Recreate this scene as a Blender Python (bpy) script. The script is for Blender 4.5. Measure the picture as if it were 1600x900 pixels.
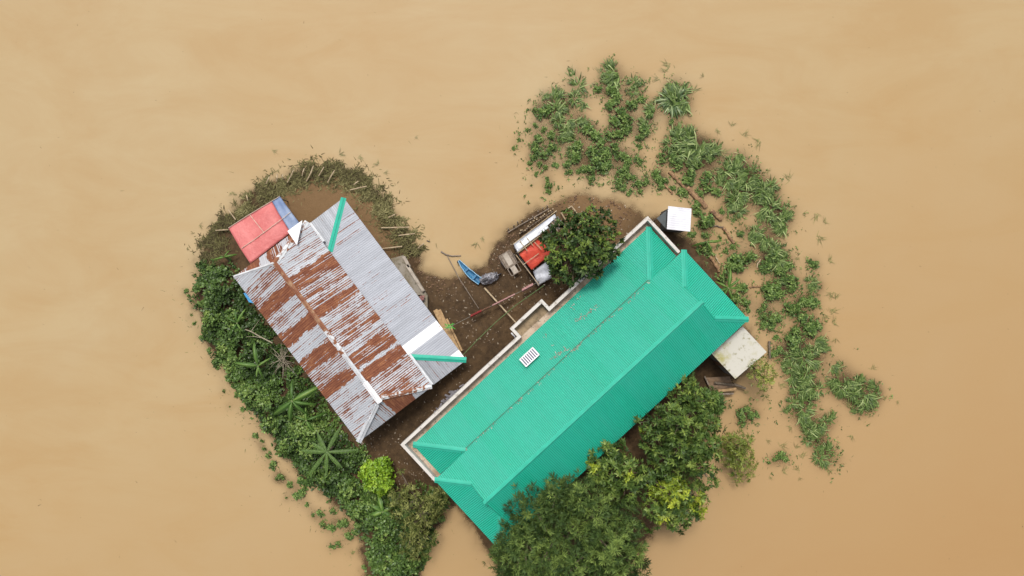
import bpy, math, random
import numpy as np
from mathutils import Vector
R = math.radians
random.seed(7); rng = np.random.default_rng(7)
scn = bpy.context.scene
for o in list(bpy.data.objects): bpy.data.objects.remove(o)
COL = scn.collection

# ------------------------------------------------------------------ camera, world, sun, exposure
H = 53.0; F = 1060.0
cd = bpy.data.cameras.new('camera'); cam = bpy.data.objects.new('camera', cd); COL.objects.link(cam)
cam.location = (0, 0, H); cam.rotation_euler = (0, 0, 0)
cd.sensor_width = 36; cd.lens = 36 * F / 1600; cd.clip_end = 3000
scn.camera = cam
w = bpy.data.worlds.new('World'); scn.world = w; w.use_nodes = True
SUN_EL, SUN_AZ = 63, -12           # azimuth: degrees clockwise from the top of the picture
sky = w.node_tree.nodes.new('ShaderNodeTexSky'); sky.sky_type = 'NISHITA'; sky.sun_disc = False
sky.sun_elevation = R(SUN_EL); sky.sun_rotation = R(SUN_AZ); sky.dust_density = 4; sky.ozone_density = 1; sky.air_density = 0.8
hs = w.node_tree.nodes.new('ShaderNodeHueSaturation'); hs.inputs['Saturation'].default_value = .30   # thin overcast: greyish white sky
w.node_tree.links.new(sky.outputs[0], hs.inputs['Color'])
bg = w.node_tree.nodes['Background']; w.node_tree.links.new(hs.outputs[0], bg.inputs[0]); bg.inputs[1].default_value = 0.10
sl = bpy.data.lights.new('sun', 'SUN'); sl.energy = 1.5; sl.angle = R(14); sl.color = (1, .95, .87)
so = bpy.data.objects.new('sun', sl); COL.objects.link(so)
so.rotation_euler = (R(90 - SUN_EL), 0, R(180 - SUN_AZ)); so.location = (0, 20, 40)
scn.view_settings.view_transform = 'Standard'; scn.view_settings.look = 'None'
scn.view_settings.exposure = 0.68; scn.view_settings.gamma = 1
try: scn.cycles.max_bounces = 6; scn.cycles.transparent_max_bounces = 8
except Exception: pass

# ------------------------------------------------------------------ helpers
def W(px, py, z=0.0):
    s = (H - z) / F
    return Vector(((px - 800) * s, (450 - py) * s, z))
def wxy(px, py, z=0.0):
    v = W(px, py, z); return (v.x, v.y)

def tag(o, label=None, cat=None, group=None, kind=None):
    if label: o['label'] = label
    if cat: o['category'] = cat
    if group: o['group'] = group
    if kind: o['kind'] = kind
    return o
def empty(name, loc, label, cat, group=None, rz=0):
    o = bpy.data.objects.new(name, None); COL.objects.link(o); o.location = loc; o.rotation_euler.z = rz
    o.empty_display_size = .3
    return tag(o, label, cat, group)

class MB:
    """collects shapes in world space, then links them as ONE mesh object"""
    def __init__(s): s.v = []; s.f = []; s.uv = None; s.smooth = False
    def add(s, vs, fs):
        b = len(s.v); s.v += [tuple(p) for p in vs]; s.f += [tuple(i + b for i in f) for f in fs]; return s
    def beam(s, P, Q, w, h, up=(0, 0, 1)):
        P = Vector(P); Q = Vector(Q); d = (Q - P).normalized(); up = Vector(up)
        if abs(d.dot(up)) > .98: up = Vector((1, 0, 0))
        x = d.cross(up).normalized() * (w / 2); y = x.cross(d).normalized() * (h / 2)
        vs = [P - x - y, P + x - y, P + x + y, P - x + y, Q - x - y, Q + x - y, Q + x + y, Q - x + y]
        return s.add(vs, [(0, 1, 2, 3)[::-1], (4, 5, 6, 7), (0, 1, 5, 4), (1, 2, 6, 5), (2, 3, 7, 6), (3, 0, 4, 7)])
    def tube(s, pts, rad, n=7, cap=True):
        pts = [Vector(p) for p in pts]; m = len(pts)
        if not hasattr(rad, '__len__'): rad = [rad] * m
        b = len(s.v); ref = None
        for i, p in enumerate(pts):
            d = (pts[min(i + 1, m - 1)] - pts[max(i - 1, 0)]).normalized()
            if ref is None: ref = Vector((0, 0, 1)) if abs(d.z) < .9 else Vector((1, 0, 0))
            x = d.cross(ref).normalized(); y = d.cross(x).normalized()
            for k in range(n):
                a = 2 * math.pi * k / n
                s.v.append(tuple(p + (x * math.cos(a) + y * math.sin(a)) * rad[i]))
        for i in range(m - 1):
            for k in range(n):
                k2 = (k + 1) % n
                s.f.append((b + i * n + k, b + i * n + k2, b + (i + 1) * n + k2, b + (i + 1) * n + k))
        if cap:
            s.f.append(tuple(b + k for k in range(n))[::-1]); s.f.append(tuple(b + (m - 1) * n + k for k in range(n)))
        return s
    def prism(s, top, thick):
        """top: list of 3d points (counter-clockwise from above); extruded down"""
        n = len(top); top = [Vector(p) for p in top]
        if not hasattr(thick, '__len__'): thick = [thick] * n
        vs = top + [p - Vector((0, 0, thick[i])) for i, p in enumerate(top)]
        fs = [tuple(range(n)), tuple(range(n, 2 * n))[::-1]]
        for i in range(n):
            j = (i + 1) % n; fs.append((i, n + i, n + j, j))
        return s.add(vs, fs)
    def build(s, name, mat, parent=None, uvs=None, smooth=False, origin=None):
        me = bpy.data.meshes.new(name)
        v = s.v
        off = Vector((0, 0, 0))
        if parent is not None: off = parent.matrix_basis.translation if parent.type == 'EMPTY' else Vector(parent.get('_o', (0, 0, 0)))
        if origin is not None: off = Vector(origin)
        v = [(p[0] - off.x, p[1] - off.y, p[2] - off.z) for p in v]
        me.from_pydata(v, [], s.f)
        if s.uv is not None:
            ul = me.uv_layers.new(name='UVMap')
            arr = np.array([s.uv[l.vertex_index] for l in me.loops], dtype=np.float32).ravel()
            ul.data.foreach_set('uv', arr)
        if smooth: me.polygons.foreach_set('use_smooth', [True] * len(me.polygons))
        me.materials.append(mat); me.validate(); me.update()
        o = bpy.data.objects.new(name, me); COL.objects.link(o)
        if parent is not None:
            o.parent = parent
            if parent.type != 'EMPTY': o.location = (0, 0, 0)
        if origin is not None: o.location = origin
        return o
# keep parts of parts simple: a sub-part's mesh is given in the same frame as its part's
def sub(mb, name, mat, part, **k):
    root = part.parent
    o = mb.build(name, mat, root, **k); o.parent = part; return o

# ------------------------------------------------------------------ materials
def ND(nt, t, **k):
    n = nt.nodes.new(t)
    for a, v in k.items(): setattr(n, a, v)
    return n
def newmat(name):
    m = bpy.data.materials.new(name); m.use_nodes = True
    nt = m.node_tree; return m, nt, nt.nodes['Principled BSDF']
def lin(r, g, b): return tuple(((c / 255 + .055) / 1.055) ** 2.4 if c > 10 else c / 255 / 12.92 for c in (r, g, b)) + (1,)
def ramp(nt, stops, interp='LINEAR'):
    n = ND(nt, 'ShaderNodeValToRGB'); cr = n.color_ramp; cr.interpolation = interp
    while len(cr.elements) < len(stops): cr.elements.new(.5)
    for e, (p, c) in zip(cr.elements, stops):
        e.position = p; e.color = c if len(c) == 4 else tuple(c) + (1,)
    return n
def noise(nt, scale, detail=4, rough=.55, vec=None, dist=0):
    n = ND(nt, 'ShaderNodeTexNoise'); n.inputs['Scale'].default_value = scale; n.inputs['Detail'].default_value = detail
    n.inputs['Roughness'].default_value = rough; n.inputs['Distortion'].default_value = dist
    if vec is not None: nt.links.new(vec, n.inputs['Vector'])
    return n
def coord(nt, which='Object'): return ND(nt, 'ShaderNodeTexCoord').outputs[which]
def mapping(nt, vec, scale=(1, 1, 1), rot=(0, 0, 0)):
    n = ND(nt, 'ShaderNodeMapping'); n.inputs['Scale'].default_value = scale; n.inputs['Rotation'].default_value = rot
    nt.links.new(vec, n.inputs['Vector']); return n.outputs[0]
def mixc(nt, fac, a, b):
    n = ND(nt, 'ShaderNodeMix', data_type='RGBA')
    for s, v in ((0, fac), (6, a), (7, b)):
        if isinstance(v, (int, float)): n.inputs[s].default_value = v
        elif isinstance(v, (tuple, list)): n.inputs[s].default_value = v if len(v) == 4 else tuple(v) + (1,)
        else: nt.links.new(v, n.inputs[s])
    return n.outputs[2]
def mth(nt, op, a, b=0, clamp=False):
    n = ND(nt, 'ShaderNodeMath', operation=op); n.use_clamp = clamp
    for s, v in ((0, a), (1, b)):
        if isinstance(v, (int, float)): n.inputs[s].default_value = v
        else: nt.links.new(v, n.inputs[s])
    return n.outputs[0]
def bump(nt, height, strength, dist, bsdf):
    b = ND(nt, 'ShaderNodeBump'); b.inputs['Strength'].default_value = strength; b.inputs['Distance'].default_value = dist
    nt.links.new(height, b.inputs['Height']); nt.links.new(b.outputs[0], bsdf.inputs['Normal'])
def simple(name, c1, c2=None, scale=3, rough=.7, bumps=.0, stretch=None, lo=.35, hi=.65, spec=.4):
    m, nt, b = newmat(name)
    v = coord(nt)
    if stretch: v = mapping(nt, v, stretch)
    n = noise(nt, scale, 6, .6, v)
    r = ramp(nt, [(lo, c1), (hi, c2 or tuple(x * .7 for x in c1[:3]))])
    nt.links.new(n.outputs[0], r.inputs[0]); nt.links.new(r.outputs[0], b.inputs['Base Color'])
    b.inputs['Roughness'].default_value = rough; b.inputs['Specular IOR Level'].default_value = spec
    if bumps: bump(nt, n.outputs[0], .6, bumps, b)
    return m

def leafmat(name, dark, mid, light, rough=.45, spec=.35):
    m, nt, b = newmat(name)
    a = ND(nt, 'ShaderNodeAttribute'); a.attribute_name = 'tint'
    r = ramp(nt, [(0, dark), (.5, mid), (1, light)])
    nt.links.new(a.outputs['Fac'], r.inputs[0]); nt.links.new(r.outputs[0], b.inputs['Base Color'])
    b.inputs['Roughness'].default_value = rough; b.inputs['Specular IOR Level'].default_value = spec
    return m
LF = {
 'crop': leafmat('crop_leaf', (.038, .075, .016), (.10, .175, .036), (.26, .35, .10), .5, .3),
 'grass': leafmat('grass_blade', (.035, .065, .014), (.11, .17, .038), (.33, .39, .16), .5, .25),
 'faint': leafmat('drowned_blade', (.14, .12, .04), (.17, .18, .055), (.28, .27, .09)),
 'cover': leafmat('cover_leaf', (.030, .06, .013), (.090, .16, .032), (.25, .34, .085)),
 'weeds': leafmat('dry_weed', (.055, .042, .018), (.135, .125, .045), (.31, .28, .13), .7, .2),
 'mango': leafmat('broad_leaf', (.022, .045, .010), (.078, .135, .026), (.24, .31, .06), .5, .25),
 'yellow': leafmat('yellow_leaf', (.09, .14, .015), (.20, .27, .025), (.38, .44, .04)),
 'olive': leafmat('narrow_leaf', (.018, .038, .010), (.054, .094, .020), (.18, .25, .055), .6, .2),
 'dark': leafmat('dark_leaf', (.014, .030, .009), (.040, .075, .017), (.17, .24, .04), .5, .25),
 'lime': leafmat('lime_leaf', (.08, .16, .012), (.17, .30, .018), (.32, .46, .04)),
 'banana': leafmat('banana_leaf', (.030, .075, .012), (.075, .15, .026), (.22, .31, .07), .45, .3),
 'feather': leafmat('feathery_leaf', (.08, .11, .015), (.16, .21, .03), (.32, .35, .07)),
 'straw': leafmat('straw_leaf', (.045, .06, .014), (.12, .135, .032), (.27, .28, .09), .6, .2),
}
M_bark = simple('bark', (.10, .075, .05), (.19, .15, .11), 8, .9, .02)
M_stem = simple('green_stem', (.10, .15, .05), (.20, .20, .09), 6, .7)
M_conc = simple('concrete', (.42, .37, .31), (.24, .20, .16), 2.2, .85, .01, lo=.4, hi=.7)
M_wallp = simple('painted_wall', (.45, .40, .33), (.34, .30, .24), 1.2, .8)
M_wallgrey = simple('block_wall', (.06, .065, .065), (.10, .10, .095), 2, .85)
M_glass = simple('window_glass', (.02, .03, .035), (.03, .04, .045), 1, .1)
M_frame = simple('frame_paint', (.5, .5, .48), (.4, .4, .38), 3, .6)
M_door = simple('door_wood', (.18, .09, .05), (.12, .06, .03), 5, .6, stretch=(1, 1, .2))
M_bamboo = simple('pale_bamboo', (.48, .38, .25), (.30, .22, .13), 4, .7)
M_wood = simple('sawn_wood', (.45, .30, .15), (.28, .17, .08), 5, .75)
M_greyw = simple('weathered_wood', (.25, .20, .16), (.15, .12, .09), 5, .85)
M_log = simple('banana_trunk', (.36, .22, .11), (.13, .07, .04), 5, .8, .02)
M_paleblue = simple('blue_paint', (.045, .19, .34), (.03, .12, .24), 3, .5)
M_white = simple('white_paint', (.78, .78, .80), (.66, .66, .68), 3, .5)
M_wire = simple('wire', (.20, .19, .16), (.12, .11, .09), 6, .6)
M_gwire = simple('green_wire', (.10, .16, .05), (.06, .10, .03), 6, .6)
M_redcloth = simple('red_cloth', (.30, .03, .03), (.16, .02, .02), 6, .9)
M_pink = simple('pink_cloth', (.50, .30, .28), (.34, .16, .16), 6, .9)
M_dark = simple('dark_metal', (.025, .025, .03), (.06, .055, .06), 5, .6)
M_rope = simple('pale_rope', (.62, .50, .40), (.48, .38, .30), 8, .9)

def stainmat(name, base, stain, dark, sc=1.2, lo=.42, hi=.62):
    m, nt, b = newmat(name); v = coord(nt)
    n1 = noise(nt, sc, 6, .65, v); n2 = noise(nt, sc * 5, 5, .7, v)
    r1 = ramp(nt, [(lo, (0, 0, 0)), (hi, (1, 1, 1))]); nt.links.new(n1.outputs[0], r1.inputs[0])
    r2 = ramp(nt, [(.56, (0, 0, 0)), (.66, (1, 1, 1))]); nt.links.new(n2.outputs[0], r2.inputs[0])
    c = mixc(nt, r1.outputs[0], base, stain); c = mixc(nt, r2.outputs[0], c, dark)
    nt.links.new(c, b.inputs['Base Color']); b.inputs['Roughness'].default_value = .85
    bump(nt, n2.outputs[0], .4, .01, b)
    return m
M_gutter = stainmat('gutter_concrete', (.50, .40, .30), (.28, .19, .12), (.07, .06, .04), 1.1, .45, .7)
M_gutter2 = stainmat('porch_slab_concrete', (.30, .22, .13), (.17, .12, .07), (.10, .08, .05), .9)
M_mossy = stainmat('mossy_slab', (.50, .48, .42), (.34, .31, .11), (.22, .20, .10), .55, .48, .66)
M_plinth = stainmat('plinth_concrete', (.27, .24, .20), (.17, .14, .09), (.10, .09, .05), .9)
M_parapet = stainmat('parapet_top', (.57, .54, .50), (.46, .42, .38), (.34, .30, .26), .5, .5, .8)

def greenroof():
    m, nt, b = newmat('green_painted_sheet')
    uv = coord(nt, 'UV'); ob = coord(nt)
    n1 = noise(nt, .35, 5, .6, ob); n2 = noise(nt, 1.0, 5, .6, mapping(nt, uv, (3.0, .35, 1)))
    c = mixc(nt, n1.outputs[0], (.012, .40, .255), (.020, .46, .32))
    r2 = ramp(nt, [(.52, (0, 0, 0)), (.72, (1, 1, 1))]); nt.links.new(n2.outputs[0], r2.inputs[0])
    c = mixc(nt, mth(nt, 'MULTIPLY', r2.outputs[0], .30), c, (.06, .40, .30))
    # end laps of the sheets every few metres, and grime settled in a few spots
    n3 = noise(nt, 1.1, 8, .75, ob); r3 = ramp(nt, [(.66, (0, 0, 0)), (.72, (1, 1, 1))]); nt.links.new(n3.outputs[0], r3.inputs[0])
    c = mixc(nt, mth(nt, 'MULTIPLY', r3.outputs[0], .35), c, (.13, .28, .20))
    sp = ND(nt, 'ShaderNodeSeparateXYZ'); nt.links.new(uv, sp.inputs[0]); U = sp.outputs[0]
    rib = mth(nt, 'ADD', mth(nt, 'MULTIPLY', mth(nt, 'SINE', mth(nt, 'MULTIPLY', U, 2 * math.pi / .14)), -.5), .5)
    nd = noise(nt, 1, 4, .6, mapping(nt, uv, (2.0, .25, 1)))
    c = mixc(nt, mth(nt, 'MULTIPLY', mth(nt, 'POWER', rib, 1.5), mth(nt, 'ADD', mth(nt, 'MULTIPLY', nd.outputs[0], .6), .45)), c, (.006, .170, .12))  # shade of the rib troughs painted into the colour, with uneven dirt
    wn = ND(nt, 'ShaderNodeTexWhiteNoise', noise_dimensions='1D'); nt.links.new(mth(nt, 'FLOOR', mth(nt, 'DIVIDE', U, 1.12)), wn.inputs['W'])
    c = mixc(nt, mth(nt, 'MULTIPLY', wn.outputs[0], .20), c, (.05, .36, .30))
    nt.links.new(c, b.inputs['Base Color']); b.inputs['Roughness'].default_value = .42; b.inputs['Specular IOR Level'].default_value = .4
    return m
M_green = greenroof()
M_capgreen = simple('green_flashing', (.028, .40, .285), (.022, .35, .245), 1.5, .5)

def tinmat(name, bands, white=(.47, .49, .53), fine=.68, coarse=.45, seed=0.0, brightbands=(), grime=.5):
    """bands: (u in metres, rust level 0..1); UV = metres along / down the slope"""
    m, nt, b = newmat(name); uv = coord(nt, 'UV')
    sp = ND(nt, 'ShaderNodeSeparateXYZ'); nt.links.new(uv, sp.inputs[0]); U = sp.outputs[0]; V = sp.outputs[1]
    L = 16.0
    st = [(min(max(u / L, 0), 1), (r, r, r)) for u, r in bands]
    rp = ramp(nt, st, 'CONSTANT'); nw = noise(nt, 1, 4, .7, mapping(nt, uv, (2.5, 1.3, 1)))
    nt.links.new(mth(nt, 'DIVIDE', mth(nt, 'ADD', U, mth(nt, 'MULTIPLY', mth(nt, 'SUBTRACT', nw.outputs[0], .5), .9)), L), rp.inputs[0])
    mo = ND(nt, 'ShaderNodeMapping'); nt.links.new(uv, mo.inputs[0]); mo.inputs['Location'].default_value = (seed, seed * 1.7, seed)
    v0 = mo.outputs[0]
    nf = noise(nt, 1, 3, .6, mapping(nt, v0, (6.5, .25, 1)))      # thin streaks down the ribs
    nc = noise(nt, 1, 5, .7, mapping(nt, v0, (2.2, .9, 1)))
    ne = noise(nt, 9, 3, .6, v0)
    s = mth(nt, 'MULTIPLY', mth(nt, 'SUBTRACT', nf.outputs[0], .5), 2.6 * fine)
    s = mth(nt, 'ADD', s, mth(nt, 'MULTIPLY', mth(nt, 'SUBTRACT', nc.outputs[0], .5), 3.1 * coarse))
    s = mth(nt, 'ADD', s, mth(nt, 'MULTIPLY', mth(nt, 'SUBTRACT', ne.outputs[0], .5), .5))
    # rust starts in the troughs
    rib = mth(nt, 'SINE', mth(nt, 'MULTIPLY', U, 2 * math.pi / .155))
    s = mth(nt, 'ADD', s, mth(nt, 'MULTIPLY', rib, -.21))
    s = mth(nt, 'ADD', s, rp.outputs[0])
    mk = ramp(nt, [(.47, (0, 0, 0)), (.53, (1, 1, 1))]); nt.links.new(s, mk.inputs[0])
    nr = noise(nt, 1, 5, .7, mapping(nt, v0, (5, 1.2, 1)))
    rust = ramp(nt, [(.3, (.12, .040, .023)), (.52, (.195, .070, .036)), (.68, (.30, .130, .060))]); nt.links.new(nr.outputs[0], rust.inputs[0])
    ng = noise(nt, 1, 5, .65, mapping(nt, v0, (3.0, .35, 1)))
    wr = ramp(nt, [(.3, tuple(x * (1 - .40 * grime) for x in white)), (.62, white)]); nt.links.new(ng.outputs[0], wr.inputs[0])
    wc = wr.outputs[0]
    wc = mixc(nt, mth(nt, 'MULTIPLY', mth(nt, 'POWER', mth(nt, 'SUBTRACT', .5, mth(nt, 'MULTIPLY', rib, .5)), 3.0), (.35 * grime + .1) * .55), wc, (.12, .11, .11))
    # every sheet has aged a little differently
    wn = ND(nt, 'ShaderNodeTexWhiteNoise', noise_dimensions='1D'); nt.links.new(mth(nt, 'FLOOR', mth(nt, 'ADD', mth(nt, 'DIVIDE', U, .78), seed)), wn.inputs['W'])
    wc = mixc(nt, mth(nt, 'MULTIPLY', wn.outputs[0], .22), wc, tuple(x * .6 for x in white))
    for u0, u1 in brightbands:
        inb = mth(nt, 'MULTIPLY', mth(nt, 'GREATER_THAN', U, u0), mth(nt, 'LESS_THAN', U, u1))
        wc = mixc(nt, inb, wc, (.80, .80, .82))
    c = mixc(nt, mk.outputs[0], wc, rust.outputs[0])
    nt.links.new(c, b.inputs['Base Color'])
    nt.links.new(mth(nt, 'ADD', mth(nt, 'MULTIPLY', mk.outputs[0], .35), .5), b.inputs['Roughness'])
    b.inputs['Specular IOR Level'].default_value = .3
    return m

def tarpmat(name, c1, c2):
    m, nt, b = newmat(name); v = coord(nt)
    n = noise(nt, .7, 8, .7, v); n2 = noise(nt, 1.6, 6, .65, v, .4)
    r = ramp(nt, [(.35, c2), (.6, c1)]); nt.links.new(n.outputs[0], r.inputs[0]); nt.links.new(r.outputs[0], b.inputs['Base Color'])
    b.inputs['Roughness'].default_value = .5; bump(nt, n2.outputs[0], .7, .12, b); return m
M_tarpred = tarpmat('faded_red_tarp', (.58, .165, .155), (.47, .105, .10))
M_tarpblue = tarpmat('faded_blue_tarp', (.13, .19, .34), (.24, .30, .42))
M_tarpor = tarpmat('orange_red_tarp', (.66, .085, .045), (.50, .05, .03))
M_tarpwh = tarpmat('pale_plastic', (.62, .64, .70), (.36, .38, .42))
M_silver = tarpmat('grey_plastic_cover', (.42, .42, .44), (.07, .065, .09))

# ------------------------------------------------------------------ corrugated sheets
def in_poly_range(poly, u):
    """min/max v of polygon (list of (u,v)) at u"""
    vs = []
    n = len(poly)
    for i in range(n):
        (u0, v0), (u1, v1) = poly[i], poly[(i + 1) % n]
        if (u0 - u) * (u1 - u) <= 0 and abs(u1 - u0) > 1e-9:
            t = (u - u0) / (u1 - u0)
            if -1e-9 <= t <= 1 + 1e-9: vs.append(v0 + t * (v1 - v0))
    return (min(vs), max(vs)) if vs else None
def corrugated(name, mat, parent, poly, P, zf, pitch=.125, amp=.016, along=0, laps=(), uvoff=(0, 0)):
    """poly in local (a,b); ribs repeat along axis `along` and run along the other; P(a,b,z)->world; zf(a,b)->z.
    laps: positions across where one sheet ends over the next (a 12 mm step)."""
    q = [(p[along], p[1 - along]) for p in poly]
    u0 = min(p[0] for p in q); u1 = max(p[0] for p in q)
    n = max(8, int((u1 - u0) / (pitch / 6)))
    us = sorted(set([u0 + 1e-5, u1 - 1e-5] + [u0 + (u1 - u0) * i / n for i in range(1, n)]))
    mb = MB(); mb.uv = []; prev = None; nl = len(laps)
    for u in us:
        r = in_poly_range(q, u)
        if r is None: prev = None; continue
        # every run of sheet has its own vertices (crisp end laps); the small step between runs is a strip of its own
        cuts = [(r[0], 0)]
        for i, l in enumerate(laps):
            l = min(max(l, r[0]), r[1]); cuts += [(l, i), (l, i), (l, i + 1), (l, i + 1)]
        cuts.append((r[1], nl))
        row = []
        for i, (v, lay) in enumerate(cuts):
            a, b = (u, v) if along == 0 else (v, u)
            z = zf(a, b) + amp * math.sin(2 * math.pi * u / pitch) - .014 * lay
            mb.v.append(tuple(P(a, b, z))); mb.uv.append((u + uvoff[0], v + uvoff[1])); row.append(len(mb.v) - 1)
        if prev:
            for i in range(0, len(row) - 1, 2): mb.f.append((prev[i], row[i], row[i + 1], prev[i + 1]))
        prev = row
    return mb.build(name, mat, parent, smooth=True)
def cap(name, mat, parent, A, B, width=.34, drop=.07, lift=.035):
    """folded flashing over a ridge or hip: raised centre roll and two flanges"""
    A = Vector(A); B = Vector(B); d = (B - A).normalized(); s = d.cross(Vector((0, 0, 1))).normalized()
    prof = [(-width / 2, -drop), (-width * .28, -drop * .45), (-width * .13, .0), (-width * .09, .035), (0, .05), (width * .09, .035), (width * .13, 0), (width * .28, -drop * .45), (width / 2, -drop)]
    mb = MB(); b = len(mb.v); n = len(prof)
    for Pt in (A, B):
        for o, z in prof: mb.v.append(tuple(Pt + s * o + Vector((0, 0, z + lift))))
        for o, z in prof: mb.v.append(tuple(Pt + s * o + Vector((0, 0, z + lift - .012))))
    m2 = 2 * n
    for i in range(n - 1):
        mb.f.append((i, i + 1, m2 + i + 1, m2 + i)); mb.f.append((n + i, m2 + n + i, m2 + n + i + 1, n + i + 1))
    mb.f.append(tuple(range(n)) + tuple(range(2 * n - 1, n - 1, -1))); mb.f.append((tuple(range(m2, m2 + n)) + tuple(range(m2 + 2 * n - 1, m2 + n - 1, -1)))[::-1])
    return mb.build(name, mat, parent)

# ------------------------------------------------------------------ plant position data (photo pixels: x, y, radius)
GR = """895 118 8|903 133 9|870 150 9|899 152 9|912 160 9|850 150 6|868 170 9|880 165 8|872 187 9|890 190 9|905 190 8|918 197 6|955 105 9|948 118 8|962 118 10|953 128 8|990 128 8|1005 128 7|990 142 7|1020 172 9|1008 195 9|1040 158 9|1055 155 16|1066 140 11|1070 162 10|1058 168 10|885 205 10|893 215 9|895 235 8|1050 132 7|
1055 212 11|1066 220 12|1078 210 12|1062 238 10|1085 228 11|1090 242 11|1072 247 10|1090 258 9|1048 225 8|1100 230 10|1110 238 10|1118 232 8|1112 248 9|1143 252 9|1160 243 8|1150 265 10|1135 265 9|1165 270 10|1178 262 6|1140 285 10|1155 290 10|1170 285 10|1187 285 10|1195 300 10|1185 305 8|1125 285 9|1205 290 8|1204 305 8|
1150 312 10|1160 305 9|1142 325 9|1155 328 9|1150 345 8|1185 362 8|1175 372 9|1195 375 9|1203 385 9|1195 315 10|1205 322 10|1192 333 9|1205 340 9|1218 345 8|1228 340 9|1235 328 8|1225 353 9|1214 355 7|1212 390 8|1228 402 8|1215 408 7|1220 412 9|1220 440 8|1268 440 7|1272 450 7|1278 445 6|1280 535 9|1285 546 9|1270 550 9|1248 552 9|1260 560 10|1272 568 9|1225 572 9|1238 575 10|1250 582 10|1262 586 10|1240 592 8|1255 600 10|1250 613 9|1262 608 9|1280 610 9|1305 574 8|1318 572 7|1235 560 8|
1307 598 9|1318 605 10|1330 600 10|1343 597 9|1330 615 10|1342 612 10|1345 625 9|1357 622 9|1362 632 8|1352 636 8|1367 603 7|1372 615 6|1315 612 8|1340 645 6|1238 630 9|1265 622 9|1260 640 9|1255 652 8|1257 665 9|1268 672 9|1275 682 8|1264 690 7|1283 670 8|1300 655 8|1290 660 7|1285 700 7|1282 715 8|1290 724 7|1295 702 7|1310 717 6|1233 645 7|1112 622 10|1120 632 9|1106 634 8"""
LE = """934 138 6|855 172 8|845 178 7|836 172 4|957 140 8|962 152 8|955 164 8|987 163 8|970 178 9|978 190 9|960 190 7|1002 155 6|1015 178 6|1050 190 4|837 195 4|825 202 4|849 202 4|862 211 6|841 216 6|836 226 5|838 236 6|834 245 5|811 218 4|803 231 4|828 254 4|864 230 6|859 236 5|850 242 5|843 256 4|852 261 4|868 258 5|886 256 6|889 269 5|877 217 5|899 245 8|903 228 7|838 272 4|830 289 2|855 280 4|857 290 5|857 299 4|913 263 5|904 267 4|923 265 6|924 278 4|923 285 3|917 201 7|930 210 8|938 222 7|925 237 8|935 253 8|942 264 7|930 250 6|945 243 8|948 257 7|
947 235 6|960 230 6|952 212 6|965 210 7|976 203 7|982 197 6|1000 214 6|999 228 5|967 243 6|976 244 6|980 253 6|976 263 6|996 248 5|1001 253 4|970 272 6|968 284 5|982 275 5|990 277 4|975 293 5|984 300 5|966 292 4|998 287 5|1001 298 4|1009 284 5|1010 205 6|1004 199 6|1034 247 7|1025 270 6|1028 279 6|1032 289 6|1040 282 5|1050 247 6|1058 258 7|1075 283 8|1066 300 7|1053 294 4|1080 272 7|1105 278 8|1103 292 8|1120 300 7|1095 302 5|
1088 320 7|1090 331 6|1105 342 8|1100 350 6|1111 347 6|1128 330 4|1082 365 6|1102 367 5|1126 371 4|1098 388 8|1109 393 7|1145 385 4|1135 391 4|1158 365 5|1150 405 9|1163 405 8|1175 400 7|1140 415 8|1155 416 8|1210 400 7|1200 408 6|1130 432 8|1160 450 8|1150 465 8|1165 471 7|1170 484 5|1197 416 8|1195 423 5|1231 416 7|1217 424 7|1200 452 9|1206 462 8|1230 436 7|1240 441 8|1238 451 6|1218 460 7|1212 448 7|1195 480 4|1190 486 4|1194 495 5|1194 508 6|1207 498 6|1217 497 6|1206 511 5|1232 480 7|1241 486 7|1246 478 6|1256 471 6|1265 470 7|1275 474 7|1255 495 7|1262 505 8|1270 512 8|1243 518 7|1235 530 7|1240 541 7|1266 517 8|1276 510 7|1214 528 5|1210 553 6|1219 547 5|1247 530 6|1268 411 6|1276 413 5|1220 712 6|1228 718 5|1212 718 4|1203 724 3|1193 620 4|1157 645 5|1160 653 5|1168 640 5|1175 650 6|1184 648 4|1133 637 3|1160 663 5|1128 735 4|1122 761 3|1146 742 4|
411 702 3|426 728 7|431 749 2|441 747 3|462 776 6|470 772 6|446 779 2|500 803 6|505 821 6|517 826 6|530 820 5|545 838 6|555 832 6|518 856 5|528 852 5|550 865 4|315 475 4|289 455 4|293 462 3|302 505 4|320 512 5|338 575 4|357 636 2|560 820 6|640 850 6|652 838 6|303 430 4|297 492 3|312 528 4|325 548 5|333 566 4|352 592 5|348 612 3|368 618 5|378 640 5|392 655 4|398 682 5|408 690 3|418 712 5|436 745 4|452 758 5|478 790 4|488 806 3|470 752 6|520 800 5|538 818 6|575 905 5|568 888 4|690 812 5|676 850 5|668 872 5|330 420 5|318 425 4"""
FA = """850 147 6|925 130 6|938 112 7|1085 140 8|1046 100 7|1041 110 6|1030 122 6|1100 118 4|1130 240 8|1188 220 8|1163 210 6|1144 195 5|1120 203 5|1200 267 4|1235 280 8|1225 372 6|1277 335 7|1290 347 5|1280 370 8|1257 333 4|1250 403 4|1298 408 6|1303 458 7|1307 466 6|1301 488 7|1304 505 6|1288 492 7|1308 530 5|1222 605 7|1330 637 7|1365 577 5|1384 625 5|1404 628 3|1237 668 5|1222 698 6|1245 700 5|1255 715 6|1225 738 6|1250 735 5|1252 748 3|1204 748 3|1333 682 5|1200 690 4|1298 736 5|1188 585 6|1168 615 5|650 212 3|310 352 4|345 345 4|360 300 5|425 235 4|530 240 6|560 245 5|590 255 5|600 270 4|745 380 6|752 372 4"""
def parse(s): return [tuple(float(x) for x in t.split()) for t in s.replace('\n', '').split('|') if t.strip()]
GR, LE, FA = parse(GR), parse(LE), parse(FA)

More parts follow.
